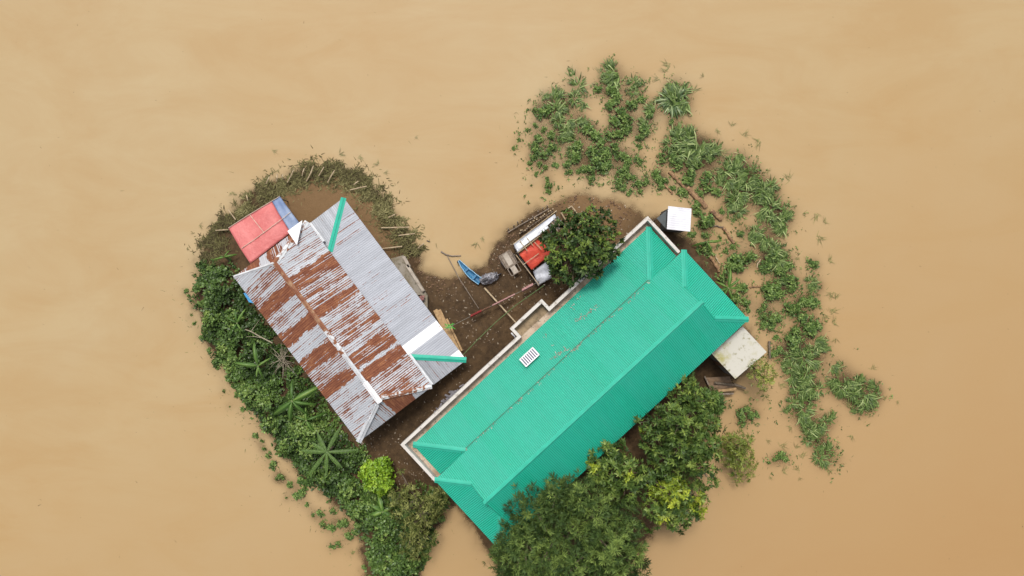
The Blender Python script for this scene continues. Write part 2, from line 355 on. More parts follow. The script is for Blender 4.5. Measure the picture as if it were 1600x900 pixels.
# ------------------------------------------------------------------ terrain and water
ISL = [(318,440),(318,405),(338,362),(375,322),(422,290),(470,272),(530,276),(575,298),(607,335),(630,370),(650,402),(662,424),(690,438),(715,438),(741,425),(760,417),(770,403),(782,380),(798,358),(826,340),(853,327),(880,314),(925,308),(960,313),(985,328),(1005,342),(1035,350),(1065,372),(1100,395),(1130,440),(1155,490),(1172,530),(1160,570),(1130,598),(1095,620),(1095,700),(1070,780),(1020,830),(960,900),(900,960),(800,960),(785,885),(745,825),(715,785),(692,790),(672,830),(655,880),(640,940),(590,940),(575,880),(568,850),(545,805),(515,772),(480,748),(455,708),(425,675),(395,640),(370,600),(345,560),(325,520),(310,470)]
isl = np.array([wxy(*p) for p in ISL])
def sdist(X, Y, poly):
    x1 = poly; x2 = np.roll(poly, -1, axis=0); D = np.full(X.shape, 1e9); ins = np.zeros(X.shape, bool)
    for (ax, ay), (bx, by) in zip(x1, x2):
        dx, dy = bx - ax, by - ay
        t = np.clip(((X - ax) * dx + (Y - ay) * dy) / (dx * dx + dy * dy), 0, 1)
        D = np.minimum(D, np.hypot(X - ax - t * dx, Y - ay - t * dy))
        c = ((ay > Y) != (by > Y)) & (X < (bx - ax) * (Y - ay) / (by - ay + 1e-12) + ax); ins ^= c
    return np.where(ins, D, -D)
def vnoise(X, Y, s, seed):
    r = np.random.default_rng(seed); G = r.random((256, 256))
    x = X / s + 100; y = Y / s + 100; xi = np.floor(x).astype(int); yi = np.floor(y).astype(int); fx = x - xi; fy = y - yi
    fx = fx * fx * (3 - 2 * fx); fy = fy * fy * (3 - 2 * fy); g = lambda a, b: G[a % 256, b % 256]
    return (g(xi, yi) * (1 - fx) + g(xi + 1, yi) * fx) * (1 - fy) + (g(xi, yi + 1) * (1 - fx) + g(xi + 1, yi + 1) * fx) * fy - .5
CL = np.array([(*wxy(x, y), r * .05) for x, y, r in GR + LE])
def height(X, Y):
    d = sdist(X, Y, isl) + .55 * vnoise(X, Y, 1.4, 1) + .40 * vnoise(X, Y, .5, 2) + .22 * vnoise(X, Y, .22, 8)
    hi = np.where(d > 0, .34 * (1 - np.exp(-d / .9)), np.where(d > -1.0, d * .40, -.40 + (d + 1.0) * .5).clip(-1.6))
    hi = hi + np.where(d > -.5, .05 * vnoise(X, Y, .8, 3) + .035 * vnoise(X, Y, .3, 4), 0)
    dens = np.zeros(X.shape)
    for cx, cy, cr in CL:
        m = (np.abs(X - cx) < 2.6) & (np.abs(Y - cy) < 2.6)
        if m.any(): dens[m] += .80 * np.exp(-((X[m] - cx) ** 2 + (Y[m] - cy) ** 2) / (cr * 1.5 + .30) ** 2)
    k = 1 - np.exp(-dens)
    hc = -.62 + .64 * k + .10 * vnoise(X, Y, .9, 5) * k + .05 * vnoise(X, Y, .35, 6) * k
    return np.maximum(hi, hc)
def hz(x, y): return float(height(np.array([x]), np.array([y]))[0])

def axis(lo, hi, st): 
    inner = np.arange(lo, hi + st / 2, st)
    outer = [3, 8, 20, 50, 120, 300, 700]
    return np.concatenate([[lo - o for o in outer[::-1]], inner, [hi + o for o in outer]])
def sheet(name, xs, ys, Z, mat, kind='structure', attr=None):
    nx, ny = len(xs), len(ys); X, Y = np.meshgrid(xs, ys)
    co = np.stack([X, Y, Z], -1).reshape(-1, 3)
    i = np.arange(nx - 1)[None, :] + nx * np.arange(ny - 1)[:, None]
    f = np.stack([i, i + 1, i + 1 + nx, i + nx], -1).reshape(-1, 4)
    me = bpy.data.meshes.new(name); me.vertices.add(len(co)); me.vertices.foreach_set('co', co.ravel())
    me.loops.add(f.size); me.loops.foreach_set('vertex_index', f.ravel().astype(np.int32)); me.polygons.add(len(f))
    me.polygons.foreach_set('loop_start', np.arange(0, f.size, 4, dtype=np.int32)); me.polygons.foreach_set('loop_total', np.full(len(f), 4, dtype=np.int32))
    me.update(calc_edges=True); me.polygons.foreach_set('use_smooth', [True] * len(f))
    if attr is not None:
        a = me.attributes.new('depth', 'FLOAT', 'POINT'); a.data.foreach_set('value', attr.ravel().astype(np.float32))
    me.materials.append(mat); me.update()
    o = bpy.data.objects.new(name, me); COL.objects.link(o); o['kind'] = kind; return o

m, nt, b = newmat('mud'); v = coord(nt)
n1 = noise(nt, .22, 5, .6, v); n2 = noise(nt, 2.2, 8, .7, v); n3 = noise(nt, 9, 4, .7, v)
r1 = ramp(nt, [(.35, (.062, .037, .017)), (.65, (.112, .067, .031))]); nt.links.new(n1.outputs[0], r1.inputs[0])
r2 = ramp(nt, [(.38, (.40, .38, .36)), (.62, (1, 1, 1))]); nt.links.new(n2.outputs[0], r2.inputs[0])
mx = ND(nt, 'ShaderNodeMix', data_type='RGBA', blend_type='MULTIPLY'); mx.inputs[0].default_value = .75
nt.links.new(r1.outputs[0], mx.inputs[6]); nt.links.new(r2.outputs[0], mx.inputs[7])
r3 = ramp(nt, [(.66, (0, 0, 0)), (.74, (1, 1, 1))]); nt.links.new(n3.outputs[0], r3.inputs[0])
def area(px, py, rad):
    vd = ND(nt, 'ShaderNodeVectorMath', operation='DISTANCE'); nt.links.new(v, vd.inputs[0]); q_ = W(px, py); vd.inputs[1].default_value = (q_.x, q_.y, .3)
    d_ = mth(nt, 'ADD', vd.outputs['Value'], mth(nt, 'MULTIPLY', n2.outputs[0], 3.0)); return mth(nt, 'SUBTRACT', 1.0, mth(nt, 'DIVIDE', mth(nt, 'SUBTRACT', d_, rad), 2.5), True)
dry = mth(nt, 'MAXIMUM', area(500, 315, 4.2), mth(nt, 'MAXIMUM', area(590, 345, 3.0), area(930, 330, 3.2)), True)
c0 = mixc(nt, mth(nt, 'MULTIPLY', dry, .8, True), mx.outputs[2], (.185, .110, .050))
c = mixc(nt, mth(nt, 'MULTIPLY', r3.outputs[0], .4), c0, (.28, .21, .13))
nt.links.new(c, b.inputs['Base Color']); b.inputs['Roughness'].default_value = .75; b.inputs['Specular IOR Level'].default_value = .2
bump(nt, n2.outputs[0], .8, .10, b)
M_mud = m
xs = axis(-27.0, 31.5, .15); ys = axis(-24.5, 20.0, .15)
X, Y = np.meshgrid(xs, ys); Z = height(X, Y)
sheet('ground', xs, ys, Z, M_mud)

m, nt, b = newmat('muddy_water'); v = coord(nt)
n0 = noise(nt, .03, 7, .6, v, .9); n1 = noise(nt, .09, 9, .68, mapping(nt, v, (1, 2.6, 1), (0, 0, R(30))), .7); n2 = noise(nt, .9, 5, .6, v, .6)
r0 = ramp(nt, [(.30, (.385, .252, .114)), (.5, (.392, .277, .140)), (.70, (.408, .314, .180))]); nt.links.new(n0.outputs[0], r0.inputs[0])
r1 = ramp(nt, [(.38, (.372, .241, .110)), (.64, (.420, .315, .175))]); nt.links.new(n1.outputs[0], r1.inputs[0])
sx = ND(nt, 'ShaderNodeSeparateXYZ'); nt.links.new(v, sx.inputs[0])
c = mixc(nt, .45, r0.outputs[0], r1.outputs[0])
# the current carries redder silt along the lower right of the flood
g = mth(nt, 'ADD', mth(nt, 'MULTIPLY', sx.outputs[0], .012), mth(nt, 'MULTIPLY', sx.outputs[1], -.026))
g = mth(nt, 'ADD', g, mth(nt, 'MULTIPLY', mth(nt, 'SUBTRACT', n1.outputs[0], .5), 1.0), True)
c = mixc(nt, mth(nt, 'MULTIPLY', g, .85), c, (.350, .208, .088))
nt.links.new(c, b.inputs['Base Color']); b.inputs['Roughness'].default_value = .55; b.inputs['Specular IOR Level'].default_value = .22
a = ND(nt, 'ShaderNodeAttribute'); a.attribute_name = 'depth'
e = mth(nt, 'SUBTRACT', 1.0, mth(nt, 'POWER', math.e, mth(nt, 'MULTIPLY', a.outputs['Fac'], -7.5)), True)
nt.links.new(mth(nt, 'ADD', mth(nt, 'MULTIPLY', e, .8), .2, True), b.inputs['Alpha'])
nt.links.new(e, b.inputs['Alpha'])
bump(nt, n2.outputs[0], .15, .05, b)
M_water = m
sheet('flood_water', xs, ys, np.zeros_like(Z), M_water, attr=np.clip(-Z, 0, 3))

# ------------------------------------------------------------------ green roofed building
A = W(679, 750, 4.1); Fp = W(1069, 390, 4.1); Lg = (Fp - A).length
E = (Fp - A).normalized(); N = Vector((-E.y, E.x, 0)) * -1     # N points down-right (away from the yard)
if N.y > 0: N = -N
A0 = Vector((A.x, A.y, 0))
def G(u, v, z): return A0 + E * u + N * v + Vector((0, 0, z))
def Ginv(px, py, z): d = W(px, py, z) - A0; return (d.dot(E), d.dot(N))
Wd = Ginv(781, 862, 4.1)[1]; Wd = (Wd + Ginv(1167, 498, 4.1)[1]) / 2
print('green L W', Lg, Wd, 'ridge', Ginv(757, 786, 5.6), Ginv(1106, 467, 5.6), 'brk', Ginv(739, 756, 4.9), Ginv(1076, 444, 4.9))
print('lower', Ginv(639, 698, 3.2), Ginv(1016, 352, 3.2), Ginv(724, 708, 4), Ginv(1019, 437, 4), 'par', Ginv(622, 697, 3.4), Ginv(1018, 338, 3.4), Ginv(1068, 392, 3.4), Ginv(683, 760, 3.4))
print('notch', [Ginv(x, y, 3.4) for x, y in ((803, 525), (801, 513), (851, 470), (862, 482))])
gb = empty('green_roofed_building', G(Lg / 2, Wd / 2, .2), 'long building with teal green corrugated roof, concrete parapet and gutter along the yard side', 'building')
ZE, RISE = 4.1, .40
ridge_v = Wd / 2; zr = ZE + RISE * ridge_v; BK = 1.9
zN = lambda u, v: ZE + RISE * v
zS = lambda u, v: ZE + RISE * (Wd - v)
corrugated('upper_roof_slope', M_green, gb, [(0, 0), (BK, BK), (BK, ridge_v), (Lg - BK, ridge_v), (Lg - BK, BK), (Lg, 0)], G, zN, .14, .026, 0, laps=(1.9,))
corrugated('upper_roof_slope', M_green, gb, [(0, Wd), (BK, Wd - BK), (BK, ridge_v), (Lg - BK, ridge_v), (Lg - BK, Wd - BK), (Lg, Wd)], G, zS, .14, .026, 0, laps=(Wd - 1.7,))
corrugated('hip_roof_slope', M_green, gb, [(0, 0), (0, Wd), (BK, Wd - BK), (BK, BK)], G, lambda u, v: ZE + RISE * u, .14, .026, 1)
corrugated('hip_roof_slope', M_green, gb, [(Lg, 0), (Lg, Wd), (Lg - BK, Wd - BK), (Lg - BK, BK)], G, lambda u, v: ZE + RISE * (Lg - u), .14, .026, 1)
for u, s in ((BK, 1), (Lg - BK, -1)):
    z0 = ZE + RISE * BK
    mb = MB(); mb.add([G(u + .06 * s, BK + .05, z0 - .05), G(u + .06 * s, Wd - BK - .05, z0 - .05), G(u + .06 * s, ridge_v, zr - .06), G(u + .12 * s, BK + .05, z0 - .05), G(u + .12 * s, Wd - BK - .05, z0 - .05), G(u + .12 * s, ridge_v, zr - .06)],
                      [(0, 1, 2), (5, 4, 3), (0, 3, 4, 1), (1, 4, 5, 2), (2, 5, 3, 0)])
    mb.build('gable', M_wallp, gb)
cap('ridge_cap', M_capgreen, gb, G(BK - .1, ridge_v, zr), G(Lg - BK + .1, ridge_v, zr), .40, .12)
for (u0, v0, u1, v1) in ((0, 0, BK, BK), (0, Wd, BK, Wd - BK), (Lg, 0, Lg - BK, BK), (Lg, Wd, Lg - BK, Wd - BK)):
    cap('hip_cap', M_capgreen, gb, G(u0, v0, ZE), G(u1, v1, ZE + RISE * BK), .42, .08)
# lower lean-to roof towards the yard
LV, ZL = -2.85, 2.95
sl_ = (ZE - .20 - ZL) / (0 - LV)
La, Lb = .28, Lg - .50
zl = lambda u, v: ZL + sl_ * (v - LV)
HR = 2.75
corrugated('lower_roof_slope', M_green, gb, [(La, LV), (Lb, LV), (Lb - HR, .12), (La + HR, .12)], G, zl, .14, .026, 0, laps=(-1.3,))
corrugated('lower_hip_slope', M_green, gb, [(La, LV), (La + HR, .12), (La, .12)], G, lambda u, v: ZL + (sl_ * (0 - LV) / HR) * (u - La), .14, .026, 1)
corrugated('lower_hip_slope', M_green, gb, [(Lb, LV), (Lb - HR, .12), (Lb, .12)], G, lambda u, v: ZL + (sl_ * (0 - LV) / HR) * (Lb - u), .14, .026, 1)
cap('hip_cap', M_capgreen, gb, G(La, LV, ZL), G(La + HR, 0, ZE - .16), .46, .08)
cap('hip_cap', M_capgreen, gb, G(Lb, LV, ZL), G(Lb - HR, 0, ZE - .16), .46, .08)
# dark strip added as the shadow line, with some grime, under the upper eave
MB().beam(G(2.7, -.12, ZE - .235), G(Lg - 3.1, -.12, ZE - .235), .06, .05).build('eave_shadow_strip', simple('shadow_grime_strip', (.02, .20, .14), (.08, .12, .08), 2.5, .8), gb)
mb = MB(); mb.beam(G(.05, .04, ZE - .10), G(Lg - .05, .04, ZE - .10), .05, .10); mb.build('fascia', M_capgreen, gb)
mb = MB(); mb.beam(G(.05, Wd - .05, ZE - .12), G(Lg - .05, Wd - .05, ZE - .12), .05, .14); mb.build('fascia', M_capgreen, gb)
for u in (.05, Lg - .05):
    mb = MB(); mb.beam(G(u, .1, ZE - .12), G(u, Wd - .1, ZE - .12), .05, .14); mb.build('fascia', M_capgreen, gb)
# parapet, gutter slab
PA, PB, PV = -.30, Lg - .12, -3.50
BU0, BU1, BV = 11.35, 14.55, -4.30
ZG, ZP, TH = 2.66, 3.34, .22
def wallseg(P0, P1, z0, z1, th): return MB().beam(G(*P0, (z0 + z1) / 2), G(*P1, (z0 + z1) / 2), th, z1 - z0)
mb = MB(); mb.prism([G(PA + TH, PV + TH, ZG), G(PB - TH, PV + TH, ZG), G(PB - TH, .3, ZG), G(PA + TH, .3, ZG)][::-1], .14); mb.build('gutter', M_gutter, gb)
mb = MB(); mb.prism([G(BU0 + TH, BV + TH, ZG + .006), G(BU1 - TH, BV + TH, ZG + .006), G(BU1 - TH, PV + TH - .01, ZG + .006), G(BU0 + TH, PV + TH - .01, ZG + .006)][::-1], .15); mb.build('porch_slab', M_gutter2, gb)
h = TH / 2
mb = MB()
mb.beam(G(PA + h, .30, (ZG - .15 + ZP) / 2), G(PA + h, PV, (ZG - .15 + ZP) / 2), TH, ZP - ZG + .15)
mb.beam(G(PA + TH, PV + h, (ZG - .15 + ZP) / 2), G(BU0, PV + h, (ZG - .15 + ZP) / 2), TH, ZP - ZG + .15)
mb.beam(G(BU0 + h, PV + TH, (ZG - .15 + ZP) / 2), G(BU0 + h, BV, (ZG - .15 + ZP) / 2), TH, ZP - ZG + .15)
mb.beam(G(BU0 + TH, BV + h, (ZG - .15 + ZP) / 2), G(BU1, BV + h, (ZG - .15 + ZP) / 2), TH, ZP - ZG + .15)
mb.beam(G(BU1 - h, BV + TH, (ZG - .15 + ZP) / 2), G(BU1 - h, PV + TH, (ZG - .15 + ZP) / 2), TH, ZP - ZG + .15)
mb.beam(G(BU1, PV + h, (ZG - .15 + ZP) / 2), G(PB - TH, PV + h, (ZG - .15 + ZP) / 2), TH, ZP - ZG + .15)
mb.beam(G(PB - h, PV, (ZG - .15 + ZP) / 2), G(PB - h, .0, (ZG - .15 + ZP) / 2), TH, ZP - ZG + .15)
mb.build('parapet', M_parapet, gb)
# walls
def wallbox(u0, v0, u1, v1, z0, z1):
    return MB().prism([G(u0, v0, z1), G(u1, v0, z1), G(u1, v1, z1), G(u0, v1, z1)][::-1], z1 - z0)
wallbox(.9, -2.3, Lg - .9, Wd - .55, 0, 2.5).build('wall', M_wallp, gb)
wallbox(.9, .35, Lg - .9, Wd - .6, 2.5, 4.0).build('upper_wall', M_wallp, gb)
wallbox(.3, -3.1, Lg - .5, -2.32, 0, .5).build('veranda_floor', M_conc, gb)
for k in range(8):
    u = 1.2 + k * (Lg - 2.6) / 7
    MB().beam(G(u, -3.0, .5), G(u, -3.0, ZG - .15), .22, .22).build('column', M_wallp, gb)
for k in range(7):
    u = 2.6 + k * 3.15
    if k in (1, 4):
        d = MB().beam(G(u, -2.33, 1.5), G(u + .9, -2.33, 1.5), .05, 2.0).build('door', M_door, gb)
        sub(MB().beam(G(u + .78, -2.38, 1.5), G(u + .82, -2.38, 1.5), .05, .12), 'handle', M_dark, d)
    else:
        f_ = MB()
        for (a0, z0_, a1, z1_) in ((u, 1.2, u + 1.4, 1.2), (u, 2.2, u + 1.4, 2.2), (u, 1.23, u, 2.17), (u + 1.4, 1.23, u + 1.4, 2.17)): f_.beam(G(a0, -2.34, z0_), G(a1, -2.34, z1_), .08, .06)
        f_ = f_.build('window', M_frame, gb)
        sub(MB().beam(G(u + .04, -2.32, 1.7), G(u + 1.36, -2.32, 1.7), .03, .9), 'pane', M_glass, f_)
for k in range(6):
    u = 2.5 + k * 3.6; vv = Wd - .52
    f_ = MB()
    for (a0, z0_, a1, z1_) in ((u, 1.2, u + 1.4, 1.2), (u, 2.3, u + 1.4, 2.3), (u, 1.23, u, 2.27), (u + 1.4, 1.23, u + 1.4, 2.27)): f_.beam(G(a0, vv, z0_), G(a1, vv, z1_), .08, .06)
    f_ = f_.build('window', M_frame, gb)
    sub(MB().beam(G(u + .04, vv - .01, 1.75), G(u + 1.36, vv - .01, 1.75), .03, 1.0), 'pane', M_glass, f_)

# solar panel on its stand
def pz(u, v): return zl(u, v) if v < 0 else zN(u, v)
def on_roof(px, py):
    z = 3.6
    for _ in range(5):
        u, v = Ginv(px, py, z); z = pz(u, v) if v < ridge_v else zS(u, v)
    return u, v, z
u, v, z = on_roof(827, 557)
sp = empty('solar_panel', G(u, v, z), 'small white framed solar panel on stubby legs on the lower green roof slope', 'solar panel')
cs = [Ginv(x, y, z + .38) for x, y in ((831, 540), (845, 550), (824, 573), (810, 560))]
hw = .36; hl = .66
tz = lambda uu, vv: z + .36 + .20 * (vv - v)
def SPt(a, b_, dz=0): uu = u + a; vv = v + b_; return G(uu, vv, tz(uu, vv) + dz)
rot = 0
MB().prism([SPt(-hl, -hw), SPt(hl, -hw), SPt(hl, hw), SPt(-hl, hw)][::-1], .03).build('backing', M_white, sp)
mb = MB()
for k in range(7):
    a = -hl + .14 + k * (2 * hl - .28) / 6
    mb.prism([SPt(a - .05, -hw + .06, .008), SPt(a + .05, -hw + .06, .008), SPt(a + .05, hw - .06, .008), SPt(a - .05, hw - .06, .008)][::-1], .007)
mb.build('cells', simple('solar_cells', (.10, .10, .15), (.13, .12, .17), 3, .25), sp)
mb = MB()
for p, q in (((-hl, -hw), (hl, -hw)), ((-hl, hw), (hl, hw)), ((-hl, -hw + .02), (-hl, hw - .02)), ((hl, -hw + .02), (hl, hw - .02))): mb.beam(SPt(*p), SPt(*q), .035, .05)
mb.build('frame', M_white, sp)
for a in (-hl + .1, hl - .1):
    for b_ in (-hw + .06, hw - .06):
        q = SPt(a, b_, -.03); uu, vv = u + a, v + b_
        MB().tube([q, G(uu, vv, pz(uu, vv) - .0)], .02, 6).build('leg', M_dark, sp)

# ------------------------------------------------------------------ tin roofed house
ZT = 3.0
O = W(480, 346, ZT); D2 = (W(675, 604, ZT) - O); Lt = D2.length; E2 = D2.normalized(); N2 = Vector((-E2.y, E2.x, 0))
if N2.x > 0: N2 = -N2                                         # N2 points down-left, away from the yard
O0 = Vector((O.x, O.y, 0))
def T(u, v, z): return O0 + E2 * u + N2 * v + Vector((0, 0, z))
def Tinv(px, py, z): d = W(px, py, z) - O0; return (d.dot(E2), d.dot(N2))
Wt = (Tinv(363, 425, ZT)[1] + Tinv(557, 692, ZT)[1]) / 2
print('tin L W', Lt, Wt, 'ridge', Tinv(436, 407, 4.5), Tinv(592, 620, 4.5), 'annex', Tinv(530, 306, 2.2), Tinv(722, 562, 2.2), Tinv(516, 388, 2.9), Tinv(638, 553, 2.9))
th = empty('tin_roofed_house', T(Lt / 2, Wt / 2, .2), 'house with rusted corrugated tin hip roof and a grey lean-to edged by green hip flashings', 'house')
RV = Wt / 2; RZ = 4.45; R0, R1 = 1.35, Lt - 1.75; st = (RZ - ZT) / RV
bN = [(0, .20), (.6, .30), (2.4, .34), (2.75, .88), (3.9, .5), (5.0, .42), (5.7, .88), (6.4, .40), (7.6, .45), (8.3, .62), (9.1, .36), (9.8, .78), (10.75, .95), (11.0, -1.5), (11.22, .95), (12.2, .5), (13.6, .40)]
bS = [(0, .22), (1.3, .52), (2.9, .92), (4.0, .42), (5.6, .95), (6.6, .12), (7.9, .9), (9.1, .46), (10.4, .92), (11.3, .26), (12.4, .40), (13.2, .24), (14.2, .3)]
M_tinN = tinmat('rusted_tin', bN, seed=1.3)
M_tinS = tinmat('rusted_tin_far', bS, seed=4.1)
M_tinE = tinmat('rusted_tin_end', [(0, .45), (1.4, .95), (1.8, .0), (2.5, .6), (3.5, .95), (3.8, .0), (4.5, 1.0), (5.6, .5)], seed=7.7)
M_tinE2 = tinmat('rusted_tin_lower_end', [(0, .1), (1.0, .2), (1.4, 1.1), (3.3, .3), (4.3, .1), (6, .05)], seed=9.2)
M_tinA = tinmat('galvanised_sheet', [(0, -.45), (1.35, .30), (2.15, -.45)], white=(.39, .41, .46), seed=2.2, brightbands=((11.55, 12.35), (14.3, 16)), grime=.6)
M_tinA2 = tinmat('galvanised_end', [(0, -.4), (.2, -.4)], white=(.42, .44, .48), seed=3.2, grime=.9)
z1 = lambda u, v: ZT + st * v
z2 = lambda u, v: ZT + st * (Wt - v)
corrugated('roof_slope', M_tinN, th, [(0, 0), (Lt, 0), (R1, RV), (R0, RV)], T, z1, .155, .014, 0, laps=(1.75,))
corrugated('roof_slope', M_tinS, th, [(0, Wt), (Lt, Wt), (R1, RV), (R0, RV)], T, z2, .155, .014, 0, laps=(Wt - 1.6,))
corrugated('hip_roof_slope', M_tinE, th, [(0, 0), (0, Wt), (R0, RV)], T, lambda u, v: ZT + (RZ - ZT) * u / R0, .155, .014, 1)
corrugated('hip_roof_slope', M_tinE2, th, [(Lt, 0), (Lt, Wt), (R1, RV)], T, lambda u, v: ZT + (RZ - ZT) * (Lt - u) / (Lt - R1), .155, .014, 1)
M_caprust = tinmat('rusted_cap', [(0, .95), (5.2, .62), (6.6, .30), (8.5, .1), (10.5, -.2)], white=(.62, .64, .66), seed=5.5, fine=.2, coarse=.9)
M_capwhite = simple('zinc_flashing', (.60, .62, .65), (.45, .46, .48), 2, .5)
M_capmix = simple('rusty_flashing', (.58, .60, .62), (.22, .085, .04), 2.2, .7, lo=.46, hi=.54)
# ridge: rusted first half, patched with new zinc towards the lower end
q = lambda t: T(R0 + (R1 - R0) * t, RV, RZ)
cap('ridge_cap', simple('rust_flashing', (.22, .085, .045), (.38, .24, .14), 2.5, .8, lo=.45, hi=.7), th, q(0), q(.52), .34, .07)
cap('ridge_cap', M_capmix, th, q(.50), q(.68), .36, .07, .045)
cap('ridge_cap', M_capwhite, th, q(.67), q(.93), .30, .06, .055)
cap('ridge_cap', M_white, th, q(.88), q(1.03), .42, .08, .075)
cap('hip_cap', M_capmix, th, T(0, 0, ZT), T(R0, RV, RZ), .40, .05)
cap('hip_cap', M_capwhite, th, T(0, Wt, ZT), T(R0, RV, RZ), .24, .05)
cap('hip_cap', M_capmix, th, T(Lt, 0, ZT), T(R1, RV, RZ), .34, .05)
cap('hip_cap', M_capwhite, th, T(Lt, Wt, ZT), T(R1 + .3, RV + .3, RZ - .2), .42, .05)
# lean-to (annex)
AV, AZ, AH = -3.1, 2.15, 2.75
sa = (ZT - .12 - AZ) / (-AV)
corrugated('lean_to_slope', M_tinA, th, [(0, AV), (Lt, AV), (Lt - AH, .12), (AH, .12)], T, lambda u, v: AZ + sa * (v - AV), .155, .007, 0)
corrugated('lean_to_hip_slope', M_tinA2, th, [(0, AV), (0, .0), (AH, .0)], T, lambda u, v: AZ + sa * (-AV) / AH * u, .155, .014, 1)
corrugated('lean_to_hip_slope', M_tinA2, th, [(Lt, AV), (Lt, .0), (Lt - AH, .0)], T, lambda u, v: AZ + sa * (-AV) / AH * (Lt - u), .155, .014, 1)
cap('green_hip_cap', M_capgreen, th, T(0, AV, AZ), T(AH, .02, ZT - .10), .42, .06)
cap('green_hip_cap', M_capgreen, th, T(Lt, AV, AZ), T(Lt - AH, .02, ZT - .10), .42, .06)
cap('eave_flashing', M_capwhite, th, T(.2, -.03, ZT - .06), T(1.9, -.03, ZT - .03), .30, .03)
cap('eave_flashing', M_capwhite, th, T(Lt - 2.9, -.05, ZT - .06), T(Lt - .1, -.05, ZT - .06), .30, .03)
# roof sheets of new zinc laid next to the upper flashing
def tbox(u0, v0, u1, v1, z0, z1_): return MB().prism([T(u0, v0, z1_), T(u0, v1, z1_), T(u1, v1, z1_), T(u1, v0, z1_)][::1] if False else [T(u0, v0, z1_), T(u1, v0, z1_), T(u1, v1, z1_), T(u0, v1, z1_)], z1_ - z0)
M_board = simple('wall_boards', (.28, .23, .17), (.18, .14, .10), 3, .85)
tbox(.4, .35, Lt - .4, Wt - .4, .0, 2.85).build('wall', M_board, th)
tbox(.5, AV + .45, Lt - .5, .30, .0, 2.05).build('lean_to_wall', M_wallp, th)
for k in range(5):
    u = 1.6 + k * 2.8
    if k == 2:
        d = MB().beam(T(u, AV + .42, 1.1), T(u + .9, AV + .42, 1.1), .05, 1.8).build('door', M_door, th)
        sub(MB().beam(T(u + .76, AV + .37, 1.1), T(u + .8, AV + .37, 1.1), .05, .1), 'handle', M_dark, d)
    else:
        f_ = MB()
        for (a0, z0_, a1, z1_) in ((u, .95, u + 1, .95), (u, 1.75, u + 1, 1.75), (u, .98, u, 1.72), (u + 1, .98, u + 1, 1.72)): f_.beam(T(a0, AV + .41, z0_), T(a1, AV + .41, z1_), .07, .06)
        f_ = f_.build('window', M_frame, th)
        sub(MB().beam(T(u + .04, AV + .43, 1.35), T(u + .96, AV + .43, 1.35), .03, .74), 'pane', M_glass, f_)
for k in range(4):
    u = 1.8 + k * 3.4
    f_ = MB()
    for (a0, z0_, a1, z1_) in ((u, 1.1, u + 1, 1.1), (u, 2.0, u + 1, 2.0), (u, 1.13, u, 1.97), (u + 1, 1.13, u + 1, 1.97)): f_.beam(T(a0, Wt - .37, z0_), T(a1, Wt - .37, z1_), .07, .06)
    f_ = f_.build('window', M_frame, th)
    sub(MB().beam(T(u + .04, Wt - .39, 1.55), T(u + .96, Wt - .39, 1.55), .03, .84), 'pane', M_glass, f_)
# rafters under the eaves
for k in range(10):
    u = .8 + k * (Lt - 1.6) / 9
    MB().beam(T(u, AV + .1, AZ - .07), T(u, AV + .5, AZ + sa * .4 - .07), .05, .08).build('rafter', M_wood, th)
# loose triangle of new sheet at the top corner
mb = MB(); mb.prism([W(472.5, 344, 3.45), W(449, 361, 3.5), W(464, 383, 3.95)], .02)
tag(mb.build('roof_sheet', M_white), 'white triangular tin sheet lying loose at the top corner of the rusted roof', 'metal sheet')

# ------------------------------------------------------------------ generic draped sheet
def quadsheet(c, nx, ny, wob, seed, thick=.012, mid=None):
    """c: 4 corners (3d) in order; bilinear surface with small folds, closed with a thickness"""
    r = np.random.default_rng(seed); ph = r.random(6) * 6.28
    mb = MB(); c = [Vector(p) for p in c]
    top = []
    for j in range(ny + 1):
        for i in range(nx + 1):
            s, t = i / nx, j / ny
            p = c[0].lerp(c[1], s).lerp(c[3].lerp(c[2], s), t)
            zz = wob * (math.sin(s * 9 + ph[0] + t * 3) * .5 + math.sin(t * 11 + ph[1] - s * 4) * .5 + math.sin(s * 21 + ph[2]) * .25)
            if mid: zz += mid * (1 - (2 * t - 1) ** 2)
            top.append(p + Vector((0, 0, zz)))
    n = len(top); mb.v = [tuple(p) for p in top] + [tuple(p - Vector((0, 0, thick))) for p in top]
    for j in range(ny):
        for i in range(nx):
            a = j * (nx + 1) + i; f = (a, a + 1, a + nx + 2, a + nx + 1); mb.f.append(f); mb.f.append(tuple(n + k for k in f[::-1]))
    edge = [(j * (nx + 1), (j + 1) * (nx + 1)) for j in range(ny)] + [((j + 1) * (nx + 1) - 1, (j + 2) * (nx + 1) - 1) for j in range(ny)] + [(i, i + 1) for i in range(nx)] + [(ny * (nx + 1) + i, ny * (nx + 1) + i + 1) for i in range(nx)]
    for a, b_ in edge: mb.f.append((a, b_, n + b_, n + a))
    return mb

# red and blue tarpaulin shelter
zt = 2.25
c00, c10, c11, c01 = W(357, 356, zt), W(437, 306, zt), W(470, 351, zt + .5), W(391, 412, zt + .5)
tp = empty('tarp_shelter', (c00 + c11) / 2 * 1 - Vector((0, 0, zt - .3)), 'open shelter roofed with faded red and blue tarpaulins tied down by pale ropes', 'shelter')
k = .84
cm0 = c00.lerp(c10, k); cm1 = c01.lerp(c11, k - .04)
quadsheet([c00, cm0, cm1, c01], 24, 16, .035, 3, mid=.12).build('red_tarp', M_tarpred, tp, smooth=True)
quadsheet([cm0 + Vector((0, 0, -.02)), c10, c11, cm1 + Vector((0, 0, -.02))], 8, 14, .04, 4, mid=.10).build('blue_tarp', M_tarpblue, tp, smooth=True)
def surf(s, t, dz=.08): return c00.lerp(c10, s).lerp(c01.lerp(c11, s), t) + Vector((0, 0, dz + .12 * (1 - (2 * t - 1) ** 2)))
